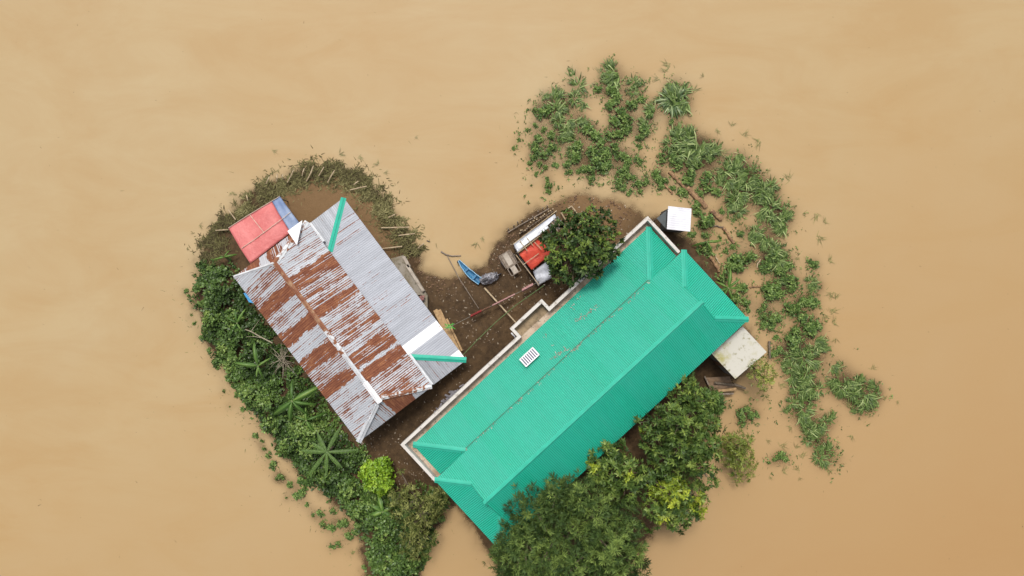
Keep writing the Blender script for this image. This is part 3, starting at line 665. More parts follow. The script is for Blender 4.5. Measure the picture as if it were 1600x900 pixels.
for path in ([(0.02, .60), (.25, .605), (.5, .60), (.75, .59), (1.0, .57)], [(0, .01), (.35, .0), (.7, .01), (1, .02)], [(.42, .02), (.44, .3), (.46, .62)]):
    MB().tube([surf(*p) for p in path], .022, 5).build('rope', M_rope, tp)
for s, t in ((.03, .04), (.5, .03), (.97, .04), (.03, .96), (.5, .96), (.97, .94)):
    p = c00.lerp(c10, s).lerp(c01.lerp(c11, s), t)
    MB().tube([(p.x, p.y, hz(p.x, p.y) - .1), (p.x, p.y, p.z - .03)], .05, 7).build('post', M_greyw, tp)
for t in (.04, .95):
    MB().tube([surf(.01, t, -.10 - .12 * (1 - (2 * t - 1) ** 2)), surf(.99, t, -.10 - .12 * (1 - (2 * t - 1) ** 2))], .035, 6).build('beam', M_bamboo, tp)

# ------------------------------------------------------------------ pig shed beside the pond
ps = empty('animal_shed', W(838, 392, .3), 'low bamboo shed half under the tree, roofed with white sheets and an orange red tarp', 'shed')
quadsheet([W(802, 381, 2.0), W(867, 334, 2.0), W(869, 340, 2.15), W(809, 394, 2.2)], 20, 6, .03, 5).build('white_sheet', M_tarpwh, ps, smooth=True)
quadsheet([W(805, 381, 2.06), W(853, 348, 2.06), W(857, 356, 2.22), W(810, 391, 2.22)], 12, 4, .02, 6).build('white_sheet', simple('white_panel', (.80, .82, .85), (.66, .68, .72), 2, .5), ps, smooth=True)
M_slat = simple('grey_slats', (.18, .17, .17), (.12, .11, .11), 4, .8)
mb = MB()
for k in range(6):
    t = k / 5; P0 = W(854, 350, 1.95).lerp(W(870, 338, 1.95), t); P1 = W(864, 366, 1.95).lerp(W(882, 352, 1.95), t); mb.beam(P0, P1, .13, .03)
mb.build('slat_roof', M_slat, ps)
quadsheet([W(811, 397, 1.95), W(842, 372, 2.1), W(862, 396, 1.8), W(831, 422, 1.6)], 14, 14, .045, 8).build('orange_tarp', M_tarpor, ps, smooth=True)
quadsheet([W(833, 424, 1.45), W(857, 406, 1.5), W(862, 434, 1.2), W(841, 446, 1.0)], 10, 10, .10, 9).build('grey_plastic_sheet', M_tarpwh, ps, smooth=True)
for p in (((801, 382), (870, 329), 2.16), ((809, 395), (843, 369), 2.24), ((817, 414), (842, 396), 2.0), ((835, 378), (846, 390), 2.22), ((823, 371), (833, 384), 2.24), ((812, 376), (824, 392), 2.24), ((860, 345), (872, 362), 2.04), ((865, 341), (878, 356), 2.04), ((806, 398), (842, 445), 1.9)):
    z = p[2] + .06; MB().tube([W(*p[0], z), W(*p[1], z)], .03, 6).build('pole', M_bamboo, ps)
for x, y in ((803, 381), (868, 333), (812, 400), (841, 446), (833, 421), (860, 432), (880, 352)):
    p = W(x, y, 1.0); MB().tube([(p.x, p.y, .0), (p.x, p.y, 1.9)], .045, 6).build('post', M_greyw, ps)
q0, q1 = W(812, 402, .9), W(840, 445, .9)
MB().beam(q0, q1, .04, 1.0).build('side_wall', M_slat, ps)
MB().beam(W(803, 386, .9), W(811, 399, .9), .04, 1.1).build('side_wall', M_slat, ps)

# bamboo stake fence on the bank above the shed
fe = empty('stake_fence', W(838, 350, .2), 'row of short pale bamboo stakes standing on the mud bank behind the shed', 'fence')
for x, y in ((255, 490), (285, 460), (310, 450), (345, 430), (398, 402), (450, 330), (490, 290), (530, 265), (560, 245), (600, 210), (650, 195), (700, 150), (740, 120), (780, 110), (815, 95)):
    p = W(790 + x / 11.25, 322 + y / 11.25, .6); p.z = 0
    MB().tube([(p.x, p.y, hz(p.x, p.y) - .2), (p.x + random.uniform(-.1, .1), p.y + random.uniform(0, .25), .85 + random.uniform(-.1, .2))], .05, 6).build('stake', M_bamboo, fe)
MB().tube([W(811, 366, .55), W(838, 347, .6), W(864, 330, .55)], .03, 6).build('rail', M_greyw, fe)
fd = empty('brushwood_barrier', W(820, 345, .0), 'dark row of driftwood sticks along the water edge behind the shed', 'barrier')
for k in range(9):
    t = k / 8; p = W(795, 362, 0).lerp(W(856, 327, 0), t); MB().tube([(p.x, p.y, -.4), (p.x + random.uniform(-.15, .05), p.y + random.uniform(.05, .3), .5)], .05, 6).build('stake', M_greyw, fd)
MB().tube([W(794, 363, .25), W(812, 352, .3), W(834, 340, .25), W(858, 326, .3)], .05, 6).build('rail', M_greyw, fd)

# bamboo pen corner near the tree
pn = empty('bamboo_pen', W(890, 335, .2), 'bent pale bamboo pen rails on the bank beside the dark tree', 'pen')
for a, b_ in (((877, 333), (893, 322)), ((893, 322), (908, 342)), ((877, 333), (884, 344))):
    MB().tube([W(*a, .75), W(*b_, .75)], .05, 6).build('pole', M_bamboo, pn)
for x, y in ((877, 333), (893, 322), (908, 342)): p = W(x, y, .75); MB().tube([(p.x, p.y, 0), tuple(p)], .045, 6).build('post', M_bamboo, pn)

# ------------------------------------------------------------------ handcart
hc = W(797, 411, .0); gz = hz(hc.x, hc.y)
hd = (W(812, 437, 0) - W(785, 392, 0)).normalized(); hn = Vector((hd.y, -hd.x, 0))
if hn.y < 0: hn = -hn
cart = empty('handcart', (hc.x, hc.y, gz), 'small weathered wooden two wheeled handcart on the mud beside the orange tarp shed', 'cart')
def K(a, b_, z): return Vector((hc.x, hc.y, gz)) + hd * a + hn * b_ + Vector((0, 0, z))
f_ = MB()
for (a0, b0, a1, b1) in ((-.85, -.5, .22, -.5), (-.85, .5, .22, .5), (-.85, -.47, -.85, .47), (.22, -.47, .22, .47), (.30, -.42, .95, -.42), (.30, .42, .95, .42), (.95, -.39, .95, .39), (.30, -.39, .30, .39)): f_.beam(K(a0, b0, .62), K(a1, b1, .62), .06, .06)
f_.build('frame', M_greyw, cart)
MB().beam(K(-.82, 0, .60), K(.92, 0, .60), .42, .03).build('deck_board', M_conc, cart)
MB().beam(K(-.8, .33, .585), K(.2, .33, .585), .22, .02).build('deck_board', M_greyw, cart)
MB().beam(K(-.8, -.33, .585), K(.2, -.33, .585), .22, .02).build('deck_board', M_greyw, cart)
for s in (-1, 1):
    c = K(-.2, s * .56, .32); wmb = MB(); n = 20; ring = [c + (hd * math.cos(2 * math.pi * i / n) + Vector((0, 0, 1)) * math.sin(2 * math.pi * i / n)) * .30 for i in range(n + 1)]
    wmb.tube(ring, .03, 6, False); wl = wmb.build('wheel', M_dark, cart)
    smb = MB()
    for i in range(6): smb.tube([c, ring[i * 3]], .012, 5)
    sub(smb, 'spokes', M_wire, wl)
MB().tube([K(-.2, -.56, .32), K(-.2, .56, .32)], .025, 6).build('axle', M_dark, cart)
for s in (-.25, .25): MB().tube([K(-.2, s, .33), K(-.2, s, .60)], .03, 6).build('bracket', M_dark, cart)
MB().tube([K(.25, .46, .60), K(.45, .95, .45), K(.55, 1.5, .12)], .03, 6).build('handle', M_greyw, cart)

# ------------------------------------------------------------------ narrow blue boat and covered motorcycle
def along_path(pts, n):
    out = []; m = len(pts) - 1
    for i in range(n + 1):
        t = i / n * m; k = min(int(t), m - 1); out.append(Vector(pts[k]).lerp(Vector(pts[k + 1]), t - k))
    return out
bo = empty('blue_boat', W(737, 430, .0), 'narrow blue wooden boat pulled half out of the pond onto the mud', 'boat')
cl = along_path([W(717, 407, .12), W(723, 415, .18), W(731, 424, .25), (W(741, 433, .3)), W(751, 440, .33)], 16)
hull = MB(); n = 9
for i, p in enumerate(cl):
    t = i / 16; d = (cl[min(i + 1, 16)] - cl[max(i - 1, 0)]).normalized(); s = Vector((d.y, -d.x, 0)).normalized()
    wd = .05 + .22 * min(1, t * 1.6) ** .8; dp = .12 + .22 * min(1, t * 1.5)
    for k in range(n):
        a = math.pi * k / (n - 1); hull.v.append(tuple(p + s * (math.cos(a) * wd) + Vector((0, 0, .18 - math.sin(a) * dp))))
for i in range(16):
    for k in range(n - 1): hull.f.append((i * n + k, i * n + k + 1, (i + 1) * n + k + 1, (i + 1) * n + k))
hull.f.append(tuple(16 * n + k for k in range(n))); hull.f.append(tuple(range(n))[::-1])
ho = hull.build('hull', M_paleblue, bo, smooth=True); so_ = ho.modifiers.new('s', 'SOLIDIFY'); so_.thickness = .03
for s_ in (-1, 1):
    pts = []
    for i, p in enumerate(cl):
        t = i / 16; d = (cl[min(i + 1, 16)] - cl[max(i - 1, 0)]).normalized(); s = Vector((d.y, -d.x, 0)).normalized(); pts.append(p + s * s_ * (.05 + .22 * min(1, t * 1.6) ** .8) + Vector((0, 0, .20)))
    MB().tube(pts, .03, 6).build('gunwale', simple('pale_blue_paint', (.30, .48, .62), (.20, .38, .52), 4, .6), bo)
for i in (7, 12):
    p = cl[i]; d = (cl[i + 1] - cl[i - 1]).normalized(); s = Vector((d.y, -d.x, 0)).normalized()
    MB().beam(p - s * .2 + Vector((0, 0, .13)), p + s * .2 + Vector((0, 0, .13)), .16, .025).build('thwart', M_paleblue, bo)
mb = MB(); p = W(715.5, 409, .1); mb.tube([p + Vector((0, .12, -.3)), p + Vector((0, 0, .1)), p + Vector((.02, -.1, .35))], [.05, .06, .05], 7)
tag(mb.build('mooring_post', M_dark), 'short dark mooring post in the pond at the bow of the blue boat', 'post')

mc = W(767, 434, 0); mz = hz(mc.x, mc.y); md = (W(786, 428, 0) - W(752, 441, 0)).normalized(); mn = Vector((-md.y, md.x, 0))
mo = empty('motorcycle', (mc.x, mc.y, mz), 'dark motorcycle under a crumpled grey plastic cover, parked by the stern of the blue boat', 'motorcycle')
def Q(a, b_, z): return Vector((mc.x, mc.y, mz)) + md * a + mn * b_ + Vector((0, 0, z))
for a in (-.62, .62):
    ring = [Q(a, 0, .29) + (md * math.cos(2 * math.pi * i / 18) + Vector((0, 0, 1)) * math.sin(2 * math.pi * i / 18)) * .24 for i in range(19)]
    wl = MB().tube(ring, .05, 7, False).build('wheel', M_dark, mo)
    smb = MB(); [smb.tube([Q(a, 0, .29), ring[i * 3]], .012, 5) for i in range(6)]; sub(smb, 'spokes', M_wire, wl)
MB().tube([Q(-.62, 0, .3), Q(-.3, 0, .5), Q(.3, 0, .55), Q(.5, 0, .8), Q(.62, 0, .3)], .04, 7).build('frame', M_dark, mo)
MB().tube([Q(-.25, 0, .4), Q(.15, 0, .4)], [.16, .18], 9).build('engine', M_dark, mo)
MB().tube([Q(-.7, 0, .72), Q(-.3, 0, .74), Q(.1, 0, .78)], [.1, .14, .09], 9).build('saddle', M_dark, mo)
MB().tube([Q(.45, -.34, .98), Q(.52, 0, .92), Q(.45, .34, .98)], .022, 6).build('handlebar', M_dark, mo)
r_ = np.random.default_rng(12); mb = MB(); nx, ny = 18, 12
for j in range(ny + 1):
    for i in range(nx + 1):
        s, t = i / nx, j / ny; a = -.85 + 1.45 * s; b_ = (-.42 + .84 * t) * (1 - .45 * abs(2 * s - .9) ** 1.5)
        z = .92 - .55 * abs(2 * t - 1) ** 1.6 - .30 * abs(2 * s - 1) ** 2 + .09 * math.sin(s * 11 + 4 * t) + .07 * math.sin(t * 13 - 5 * s) + r_.normal() * .05
        mb.v.append(tuple(Q(a + r_.normal() * .03, b_ + r_.normal() * .03, z)))
for j in range(ny):
    for i in range(nx): a = j * (nx + 1) + i; mb.f.append((a, a + 1, a + nx + 2, a + nx + 1))
o_ = mb.build('cover', M_silver, mo); o_.modifiers.new('s', 'SOLIDIFY').thickness = .012

# ------------------------------------------------------------------ small outhouse with white sheet roof
ou = empty('outhouse', W(1058, 346, .1), 'small block outhouse with a bright white corrugated sheet roof beyond the parapet', 'outhouse')
zo = 2.75
oc = [W(1044, 322, zo + .12), W(1080.5, 326, zo + .12), W(1078.5, 363, zo), W(1042, 358, zo)]
MB().prism(oc[::-1], .03)
oE = (oc[3] - oc[0]); oE.z = 0; oL = oE.length; oE.normalize(); oN = (oc[1] - oc[0]); oN.z = 0; oWd = oN.length; oN.normalize()
def OU(a, b_, z): return Vector((oc[0].x, oc[0].y, 0)) + oE * a + oN * b_ + Vector((0, 0, z))
corrugated('roof', simple('white_sheet', (.72, .72, .76), (.60, .60, .64), 1.5, .5), ou, [(0, 0), (oL, 0), (oL, oWd), (0, oWd)], OU, lambda a, b_: zo + .12 - .07 * a, .16, .006, 0)
MB().prism([OU(.12, .10, zo - .12), OU(.12, oWd - .12, zo - .12), OU(oL - .12, oWd - .12, zo - .12), OU(oL - .12, .10, zo - .12)][::-1], zo).build('wall', M_wallgrey, ou)
MB().beam(OU(.4, .07, 1.0), OU(1.1, .07, 1.0), .05, 1.7).build('door', M_door, ou)
# grey sheet shed piece leaning between outhouse and parapet
mb = MB(); mb.prism([W(1026, 341, 1.75), W(1042.5, 328, 1.95), W(1042, 356, 1.95), W(1040, 357, 1.9)][::-1], .04)
tag(mb.build('lean_to_sheet', simple('dark_sheet', (.085, .10, .105), (.06, .07, .075), 2, .6)), 'dark grey sheet slanting between the parapet corner and the white roofed outhouse', 'metal sheet')
p0 = W(1028, 342, 1.6); 
ls = MB(); [ls.tube([(W(x, y, z).x, W(x, y, z).y, 0), tuple(W(x, y, z))], .04, 6) for x, y, z in ((1029, 341, 1.7), (1040, 331, 1.88))]
ls = ls.build('support_post', M_greyw); ls.parent = bpy.data.objects['lean_to_sheet']

# ------------------------------------------------------------------ concrete toilet block with mossy slab roof
zb = 2.9
k0, k1, k2 = W(1160.5, 510, zb), W(1198, 550, zb), W(1149, 592, zb)
k3 = k0 + (k2 - k1)
cb = empty('concrete_block_room', (k0 + k2) / 2 - Vector((0, 0, zb - .1)), 'flat roofed concrete room with pale slab stained by yellow moss, behind the green roof corner', 'outbuilding')
MB().prism([k0, k3, k2, k1], .13).build('roof_slab', M_mossy, cb)
ce = (k0 + k2) / 2; ins = lambda p, f=.93: ce + (p - ce) * f
MB().prism([ins(k0) - Vector((0, 0, .13)), ins(k3) - Vector((0, 0, .13)), ins(k2) - Vector((0, 0, .13)), ins(k1) - Vector((0, 0, .13))], zb - .13).build('wall', simple('dark_grey_block', (.17, .165, .16), (.12, .115, .11), 2, .85), cb)  # walls in one dark grey, slightly mottled
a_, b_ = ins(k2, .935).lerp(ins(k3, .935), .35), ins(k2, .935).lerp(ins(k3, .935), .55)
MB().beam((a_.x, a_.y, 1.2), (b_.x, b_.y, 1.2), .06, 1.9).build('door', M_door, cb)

# ------------------------------------------------------------------ plinth, planks, poles
pl = [W(610, 404, .75), W(630, 399, .75), (W(640, 416, .75)), W(668, 462, .75), W(668, 492, .75), W(650, 468, .75)]
o_ = MB().prism([pl[0], pl[5], pl[4], pl[3], pl[2], pl[1]], .75).build('concrete_plinth', M_plinth)
tag(o_, 'worn concrete plinth with mossy edge along the eave of the grey lean-to roof', 'plinth')
stp = MB(); 
for a, b_ in (((631, 401), (640, 417)), ((636, 414), (662, 455))): stp.beam(W(*a, .9), W(*b_, .9), .22, .3)
sp_ = stp.build('kerb', M_conc); sp_.parent = o_; 
def pole(name, pts, r, mat, label, cat, group=None):
    mb = MB(); P = [W(x, y, z) for x, y, z in pts]; m = len(P)
    P = along_path(P, 6) if m == 2 else P
    mb.tube(P, [r * (1.0 - .35 * i / (len(P) - 1)) for i in range(len(P))], 7)
    return tag(mb.build(name, mat), label, cat, group)
def board(pts, w_, h_, label, group='planks stacked against the lean-to'):
    return tag(MB().beam(W(*pts[0]), W(*pts[1]), w_, h_).build('wooden_plank', M_wood), label, 'plank', group)
gz_ = .36
board(((680, 484, gz_ + .10), (714, 552, gz_ + .6)), .34, .05, 'widest sawn plank leaning on the lean-to eave')
board(((686, 484, gz_ + .05), (720, 556, gz_ + .35)), .28, .05, 'middle sawn plank of the stack beside the grey lean-to')
board(((698, 498, gz_ + .03), (722, 548, gz_ + .2)), .14, .05, 'narrow sawn plank on the yard side of the stack')
board(((683, 494, gz_ + .0), (706, 545, gz_ + .3)), .16, .05, 'short sawn plank nearest the lean-to wall')
pole('bamboo_pole', [(757, 450, .45), (806, 504, 1.4)], .075, M_bamboo, 'thick pale bamboo pole lying from the yard towards the porch notch', 'pole')
pole('mooring_pole', [(699, 400, .1), (718, 436, .35), (748, 482, .45)], .04, M_greyw, 'long thin pole running from the pond into the muddy yard', 'pole')
pole('driftwood_branch', [(689, 393, .06), (696, 397.5, .08), (706, 400, .08), (720, 399.5, .06)], .07, M_greyw, 'dark curved driftwood branch floating in the pond', 'branch')
pole('floating_stick', [(667, 376, .03), (672, 378, .04)], .05, M_dark, 'short black stick floating off the weedy bank', 'stick')
pole('bamboo_pole', [(954, 391, 1.2), (984, 364, 1.6)], .09, M_bamboo, 'pale pole leaning on the outer face of the parapet near the tree', 'pole')
pole('wooden_post', [(1202, 533, .2), (1203, 561, .5)], .09, M_bark, 'dark upright-looking pole lying in the water right of the mossy slab', 'pole')

# clothes lines across the yard
cl_ = empty('clothes_line', W(700, 513, 1.4), 'upper line across the yard hung with dark red and pink cloths', 'clothes line')
LP = [W(694, 516, 1.7), W(722, 501, 1.45), (W(748, 488, 1.35)), W(782, 471, 1.4), W(812, 456, 1.5), W(840, 441, 1.8)]
MB().tube(along_path(LP, 20), .018, 5).build('wire', M_wire, cl_)
def cloth(a, b_, drop, mat, wid=.10):
    P = along_path(LP, 40); P = P[int(a * 40):int(b_ * 40) + 1]
    mb = MB(); n = len(P)
    for i, p in enumerate(P):
        j = random.uniform(-.03, .03); mb.v += [tuple(p + Vector((0, wid / 2, -drop * .9))), tuple(p + Vector((0, .02, .03))), tuple(p + Vector((0, -.02, .03))), tuple(p + Vector((j, -wid / 2 + j, -drop)))]
    for i in range(n - 1):
        for k in range(3): mb.f.append((i * 4 + k, i * 4 + k + 1, i * 4 + 4 + k + 1, i * 4 + 4 + k))
    o = mb.build('cloth', mat, cl_); o.modifiers.new('s', 'SOLIDIFY').thickness = .01
cloth(.30, .44, .35, M_redcloth, .22); cloth(.44, .52, .3, simple('brown_cloth', (.20, .10, .06), (.1, .05, .03), 5, .9), .16); cloth(.54, .76, .3, M_pink, .14); cloth(.84, .96, .35, M_pink, .28)
gl = tag(MB().tube([W(722, 556, 1.5), W(745, 532, 1.35), W(775, 503, 1.25), W(806, 477, 1.3), W(850, 446, 1.7)], .032, 6).build('green_line', M_gwire), 'plain greenish line stretched diagonally across the yard', 'line')
for x, y, nm in ((842, 440, 'post by the shed'), (851, 445, 'post by the parapet')):
    p = W(x, y, 1.8); tag(MB().tube([(p.x, p.y, 0), tuple(p)], .045, 7).build('line_post', M_greyw), 'thin wooden line ' + nm + ' holding the end of a line', 'post')
# green tuft of string on the line beside the planks
mb = MB()
for k in range(26):
    a = random.uniform(0, 6.28); p = W(703, 510, 1.55) + Vector((random.uniform(-.25, .25), random.uniform(-.12, .12), 0)); mb.beam(p, p + Vector((math.cos(a) * .22, math.sin(a) * .16, random.uniform(-.1, .1))), .05, .02)
tag(mb.build('green_bag', simple('bright_green_plastic', (.10, .42, .06), (.06, .30, .04), 6, .5)), 'bright green plastic bag tied on the line above the planks', 'bag')

# blue sheet under the eave of the rusted roof
tag(quadsheet([W(380, 458, 2.55), W(388, 457, 2.7), W(396, 474, 2.7), W(389, 472, 2.5)], 5, 5, .02, 21).build('blue_sheet', simple('sky_blue_plastic', (.10, .38, .68), (.07, .28, .55), 3, .4)), 'sky blue plastic corner poking out below the rusted eave', 'plastic sheet')

# logs: fallen banana trunks among the crops
def log(x0, y0, x1, y1, r, label, z=.08, mat=None):
    P = along_path([W(x0, y0, z), W(x1, y1, z)], 8)
    P = [p + Vector((random.uniform(-.05, .05), random.uniform(-.05, .05), random.uniform(-.02, .02))) for p in P]
    mb = MB(); mb.tube(P, [r * random.uniform(.8, 1.1) for _ in P], 9)
    return tag(mb.build('fallen_trunk', mat or M_log, smooth=False), label, 'log', 'fallen trunks in the flooded garden')
log(1046, 269, 1074, 297, .14, 'upper end of a fallen trunk running down from the grass')
log(1073, 293, 1104, 324, .21, 'thickest reddish fallen trunk above the white roofed outhouse')
log(1110, 328, 1127, 343, .22, 'short stubby reddish trunk in line with the thickest one')
log(1129, 356, 1147, 379, .12, 'thin pale fallen trunk right of the stubby one')
log(1038, 288, 1051, 303, .09, 'slim pale trunk at the edge of open water left of the long one')
log(1110, 400, 1124, 424, .13, 'fallen trunk beside the green roof hip among dark leaves')
log(1104, 364, 1111, 376, .08, 'small pale stump end right of the outhouse')
log(1106, 352, 1130, 355, .06, 'thin twig like trunk crossing below the stubby one', mat=M_bark)
log(1172, 449, 1188, 447, .06, 'thin pale stick lying beside the bushy clump')
log(1182, 417, 1188, 405, .05, 'yellowish dry stalk slanting between two leafy clumps', mat=M_bamboo)
log(1124, 412, 1117, 398, .05, 'short pale split stick by the green roof hip', mat=M_bamboo)
log(1190, 545, 1186, 562, .04, 'thin stick by the bush on the slab corner', mat=M_bamboo)

# brown sheet and split logs below the concrete room
tag(quadsheet([W(1103, 590, .45), W(1140, 588, .5), (W(1146, 606, .4)), W(1110, 612, .35)], 10, 8, .04, 31).build('brown_sheet', simple('rusty_brown_sheet', (.22, .14, .08), (.12, .08, .05), 3, .7)), 'flat brown rusted sheet lying beside the concrete room', 'metal sheet')
for x0, y0, x1, y1, r, mt_, lb in ((1116, 598, 1150, 602, .10, M_bark, 'dark long log on the brown sheet'), (1122, 611, 1150, 608, .13, M_wood, 'pale split log with yellow wood below the brown sheet'), (1124, 616, 1146, 615, .08, M_greyw, 'thin grey log at the bottom of the small log pile'), (1146, 600, 1165, 607, .10, M_bark, 'short dark log at the right end of the log pile'), (1101, 588, 1107, 601, .06, M_greyw, 'pale grey stick left of the log pile')):
    P = along_path([W(x0, y0, .55), W(x1, y1, .5)], 6); tag(MB().tube(P, [r * random.uniform(.85, 1.1) for _ in P], 8).build('firewood_log', mt_), lb, 'log', 'small pile of logs below the concrete room')

# stakes around the weedy bank
ST = [(416,287,421,276),(432.5,283,433,272),(442,280,442,272),(449,285,459,265),(472,275,475.5,263),(479,283,490,259),(498,275,506,261),(512,285,523,266),(553,289,560,283),(547,297,573,291),(607,340,617,335),(596,356,639,355),(623,368,648,365),(653,388,663,380),(593,389,628,385),(385,305,387,313),(357,328,368,343),(337,360,357,359)]
for i, (x0, y0, x1, y1) in enumerate(ST):
    Ln = math.hypot(x1 - x0, y1 - y0); P = [W(x0, y0, .45), W((x0 + x1) / 2 + random.uniform(-1, 1), (y0 + y1) / 2, .62), W(x1, y1, .55)]
    side = 'upper' if i < 9 or i in (15, 16) else 'right hand'
    tag(MB().tube(P, .045 if Ln < 25 else .05, 6).build('bamboo_stake', M_bamboo), ('long' if Ln > 22 else 'short') + f' pale bamboo stick lying in the dry weeds of the {side} bank', 'stake', f'{"long" if Ln > 22 else "short"} sticks on the {side} bank')

sg = {}
for o in COL.objects:
    if o.name.startswith('bamboo_stake'): sg.setdefault(o['group'], []).append(o)
for g_, os_ in sg.items():
    for k_, o in enumerate(sorted(os_, key=lambda q: q.bound_box[0][0])): o['label'] = 'first second third fourth fifth sixth seventh eighth ninth tenth'.split()[k_] + ' from left of the ' + g_.replace('sticks', 'pale bamboo sticks')
# ------------------------------------------------------------------ vegetation meshes
def mesh_np(name, co, quads, tint, mat, tris=None):
    co = np.asarray(co, dtype=np.float32).reshape(-1, 3); quads = np.asarray(quads, dtype=np.int32).reshape(-1, 4)
    me = bpy.data.meshes.new(name); me.vertices.add(len(co)); me.vertices.foreach_set('co', co.ravel())
    nt_ = 0 if tris is None else len(tris); lo = quads.size + nt_ * 3
    me.loops.add(lo); li = quads.ravel() if not nt_ else np.concatenate([quads.ravel(), np.asarray(tris, dtype=np.int32).ravel()])
    me.loops.foreach_set('vertex_index', li.astype(np.int32)); me.polygons.add(len(quads) + nt_)
    ls_ = np.concatenate([np.arange(len(quads)) * 4, quads.size + np.arange(nt_) * 3]).astype(np.int32)
    lt = np.concatenate([np.full(len(quads), 4), np.full(nt_, 3)]).astype(np.int32)
    me.polygons.foreach_set('loop_start', ls_); me.polygons.foreach_set('loop_total', lt)
    me.update(calc_edges=True)
    a = me.attributes.new('tint', 'FLOAT', 'POINT'); a.data.foreach_set('value', np.clip(tint, 0, 1).astype(np.float32))
    me.materials.append(mat); me.update(); return me
def nrm(a): return a / (np.linalg.norm(a, axis=-1, keepdims=True) + 1e-9)
class Leaves:
    def __init__(s): s.co = []; s.t = []
    def add(s, P, D, N, L, Wd_, tint, fold=.15, droop=.12):
        """one four-cornered leaf each: base, two sides, drooping tip, folded along its rib"""
        D = nrm(D); S = nrm(np.cross(D, N)); U = nrm(np.cross(S, D)); L = L[:, None]; w_ = Wd_[:, None]
        m = P + D * L * .48
        c = np.stack([P, m + S * w_ * .5 + U * w_ * fold, P + D * L - np.array([0, 0, 1.]) * L * droop, m - S * w_ * .5 + U * w_ * fold], 1)
        s.co.append(c); s.t.append(np.repeat(tint, 4))
    def mesh(s, name, mat):
        co = np.concatenate(s.co); n = len(co)
        return mesh_np(name, co, np.arange(n * 4).reshape(n, 4), np.concatenate(s.t), mat)
def rosettes(lv, C, Nn, k, L, Wd_, tint, spread=.9, r=rng, jit=.06, droop=.15):
    """k leaves fanning from each tuft centre C around its outward normal Nn"""
    n = len(C); Ck = np.repeat(C, k, 0) + r.normal(0, jit, (n * k, 3)); Nk = np.repeat(Nn, k, 0)
    a = nrm(np.cross(Nk, np.tile([[.31, .17, .93]], (n * k, 1)))); b = np.cross(Nk, a)
    ph = r.uniform(0, 6.283, (n * k, 1)); D = nrm(a * np.cos(ph) + b * np.sin(ph)); e = r.uniform(.05, 1.0, (n * k, 1))
    Dd = nrm(D * spread + Nk * e)
    lv.add(Ck, Dd, Nk + r.normal(0, .25, (n * k, 3)), L * r.uniform(.65, 1.2, n * k), Wd_ * r.uniform(.75, 1.2, n * k),
           np.repeat(tint, k) + r.normal(0, .13, n * k), droop=droop)

# blades of grass and cane leaves
def blades(P, az, L, w_, rise, bend, tint, segs=4):
    n = len(P); co = np.zeros((n, 2 * segs + 1, 3)); d = np.stack([np.cos(az), np.sin(az), np.zeros(n)], 1); s = np.stack([-np.sin(az), np.cos(az), np.zeros(n)], 1)
    for i in range(segs + 1):
        t = i / segs; p = P + d * (L * (t * .95))[:, None]; p[:, 2] += L * (rise * t - bend * t * t)
        if i < segs:
            wd = (w_ * (1 - t ** 2 * .8) * .5)[:, None]; co[:, 2 * i] = p - s * wd; co[:, 2 * i + 1] = p + s * wd
        else: co[:, 2 * segs] = p
    m = 2 * segs + 1; b = (np.arange(n) * m)[:, None]
    q = np.concatenate([b + np.array([[2 * i, 2 * i + 2, 2 * i + 3, 2 * i + 1]]) for i in range(segs - 1)], 0)
    t_ = b + np.array([[2 * segs - 2, 2 * segs, 2 * segs - 1]])
    return co.reshape(-1, 3), q, np.repeat(tint, m), t_
def grass_mesh(name, seed, n, R_, L, w_, mat, rise=1.0, bend=.9, lean=0.0):
    r = np.random.default_rng(seed)
    a = r.uniform(0, 6.28, n); rr = R_ * .55 * np.sqrt(r.random(n)); P = np.stack([np.cos(a) * rr, np.sin(a) * rr, r.uniform(-.05, .28, n)], 1)
    az = a + r.normal(0, .7, n) if not lean else r.normal(lean, .7, n)
    Ls = L * r.uniform(.6, 1.15, n)
    return mesh_np(name, *(lambda c, q, t, tr: (c, q, t, mat, tr))(*blades(P, az, Ls, w_ * r.uniform(.7, 1.2, n), rise * r.uniform(.5, 1.3, n), bend * r.uniform(.7, 1.2, n), r.beta(1.1, 1.5, n))))
GV = [grass_mesh('grass_clump', 10 + i, 62, 1.0, 1.3, .15, LF['grass'], 1.0, .95, lean=(0 if i % 2 else 1.2 + i)) for i in range(5)]
GF = [grass_mesh('drowned_tuft', 30 + i, 11, .9, 1.7, .07, LF['faint'], .10, .12, lean=(1.0 + i)) for i in range(4)]
def leafy_mesh(name, seed):
    r = np.random.default_rng(seed); lv = Leaves(); n = 17
    a = r.uniform(0, 6.28, n); rr = .64 * np.sqrt(r.random(n)); rr[0] = 0; C = np.stack([np.cos(a) * rr, np.sin(a) * rr, .30 + .65 * (1 - rr ** 2) * r.uniform(.6, 1.1, n)], 1)
    Nn = nrm(np.stack([np.cos(a) * rr * .8, np.sin(a) * rr * .8, np.ones(n)], 1) + r.normal(0, .2, (n, 3)))
    rosettes(lv, C, Nn, 9, .42, .21, r.beta(1.3, 1.7, n), r=r, jit=.05)
    n = 30; a = r.uniform(0, 6.28, n); rr = .8 * np.sqrt(r.random(n)); P = np.stack([np.cos(a) * rr, np.sin(a) * rr, r.uniform(.05, .5, n)], 1)
    lv.add(P, np.stack([np.cos(a), np.sin(a), r.uniform(0, .6, n)], 1), np.tile([[0, 0, 1.]], (n, 1)), .4 * r.uniform(.7, 1.2, n), .2 * r.uniform(.7, 1.2, n), r.beta(2, 3, n) * .8)
    return lv.mesh(name, LF['crop'])
LV_ = [leafy_mesh('leafy_plant', 50 + i) for i in range(6)]

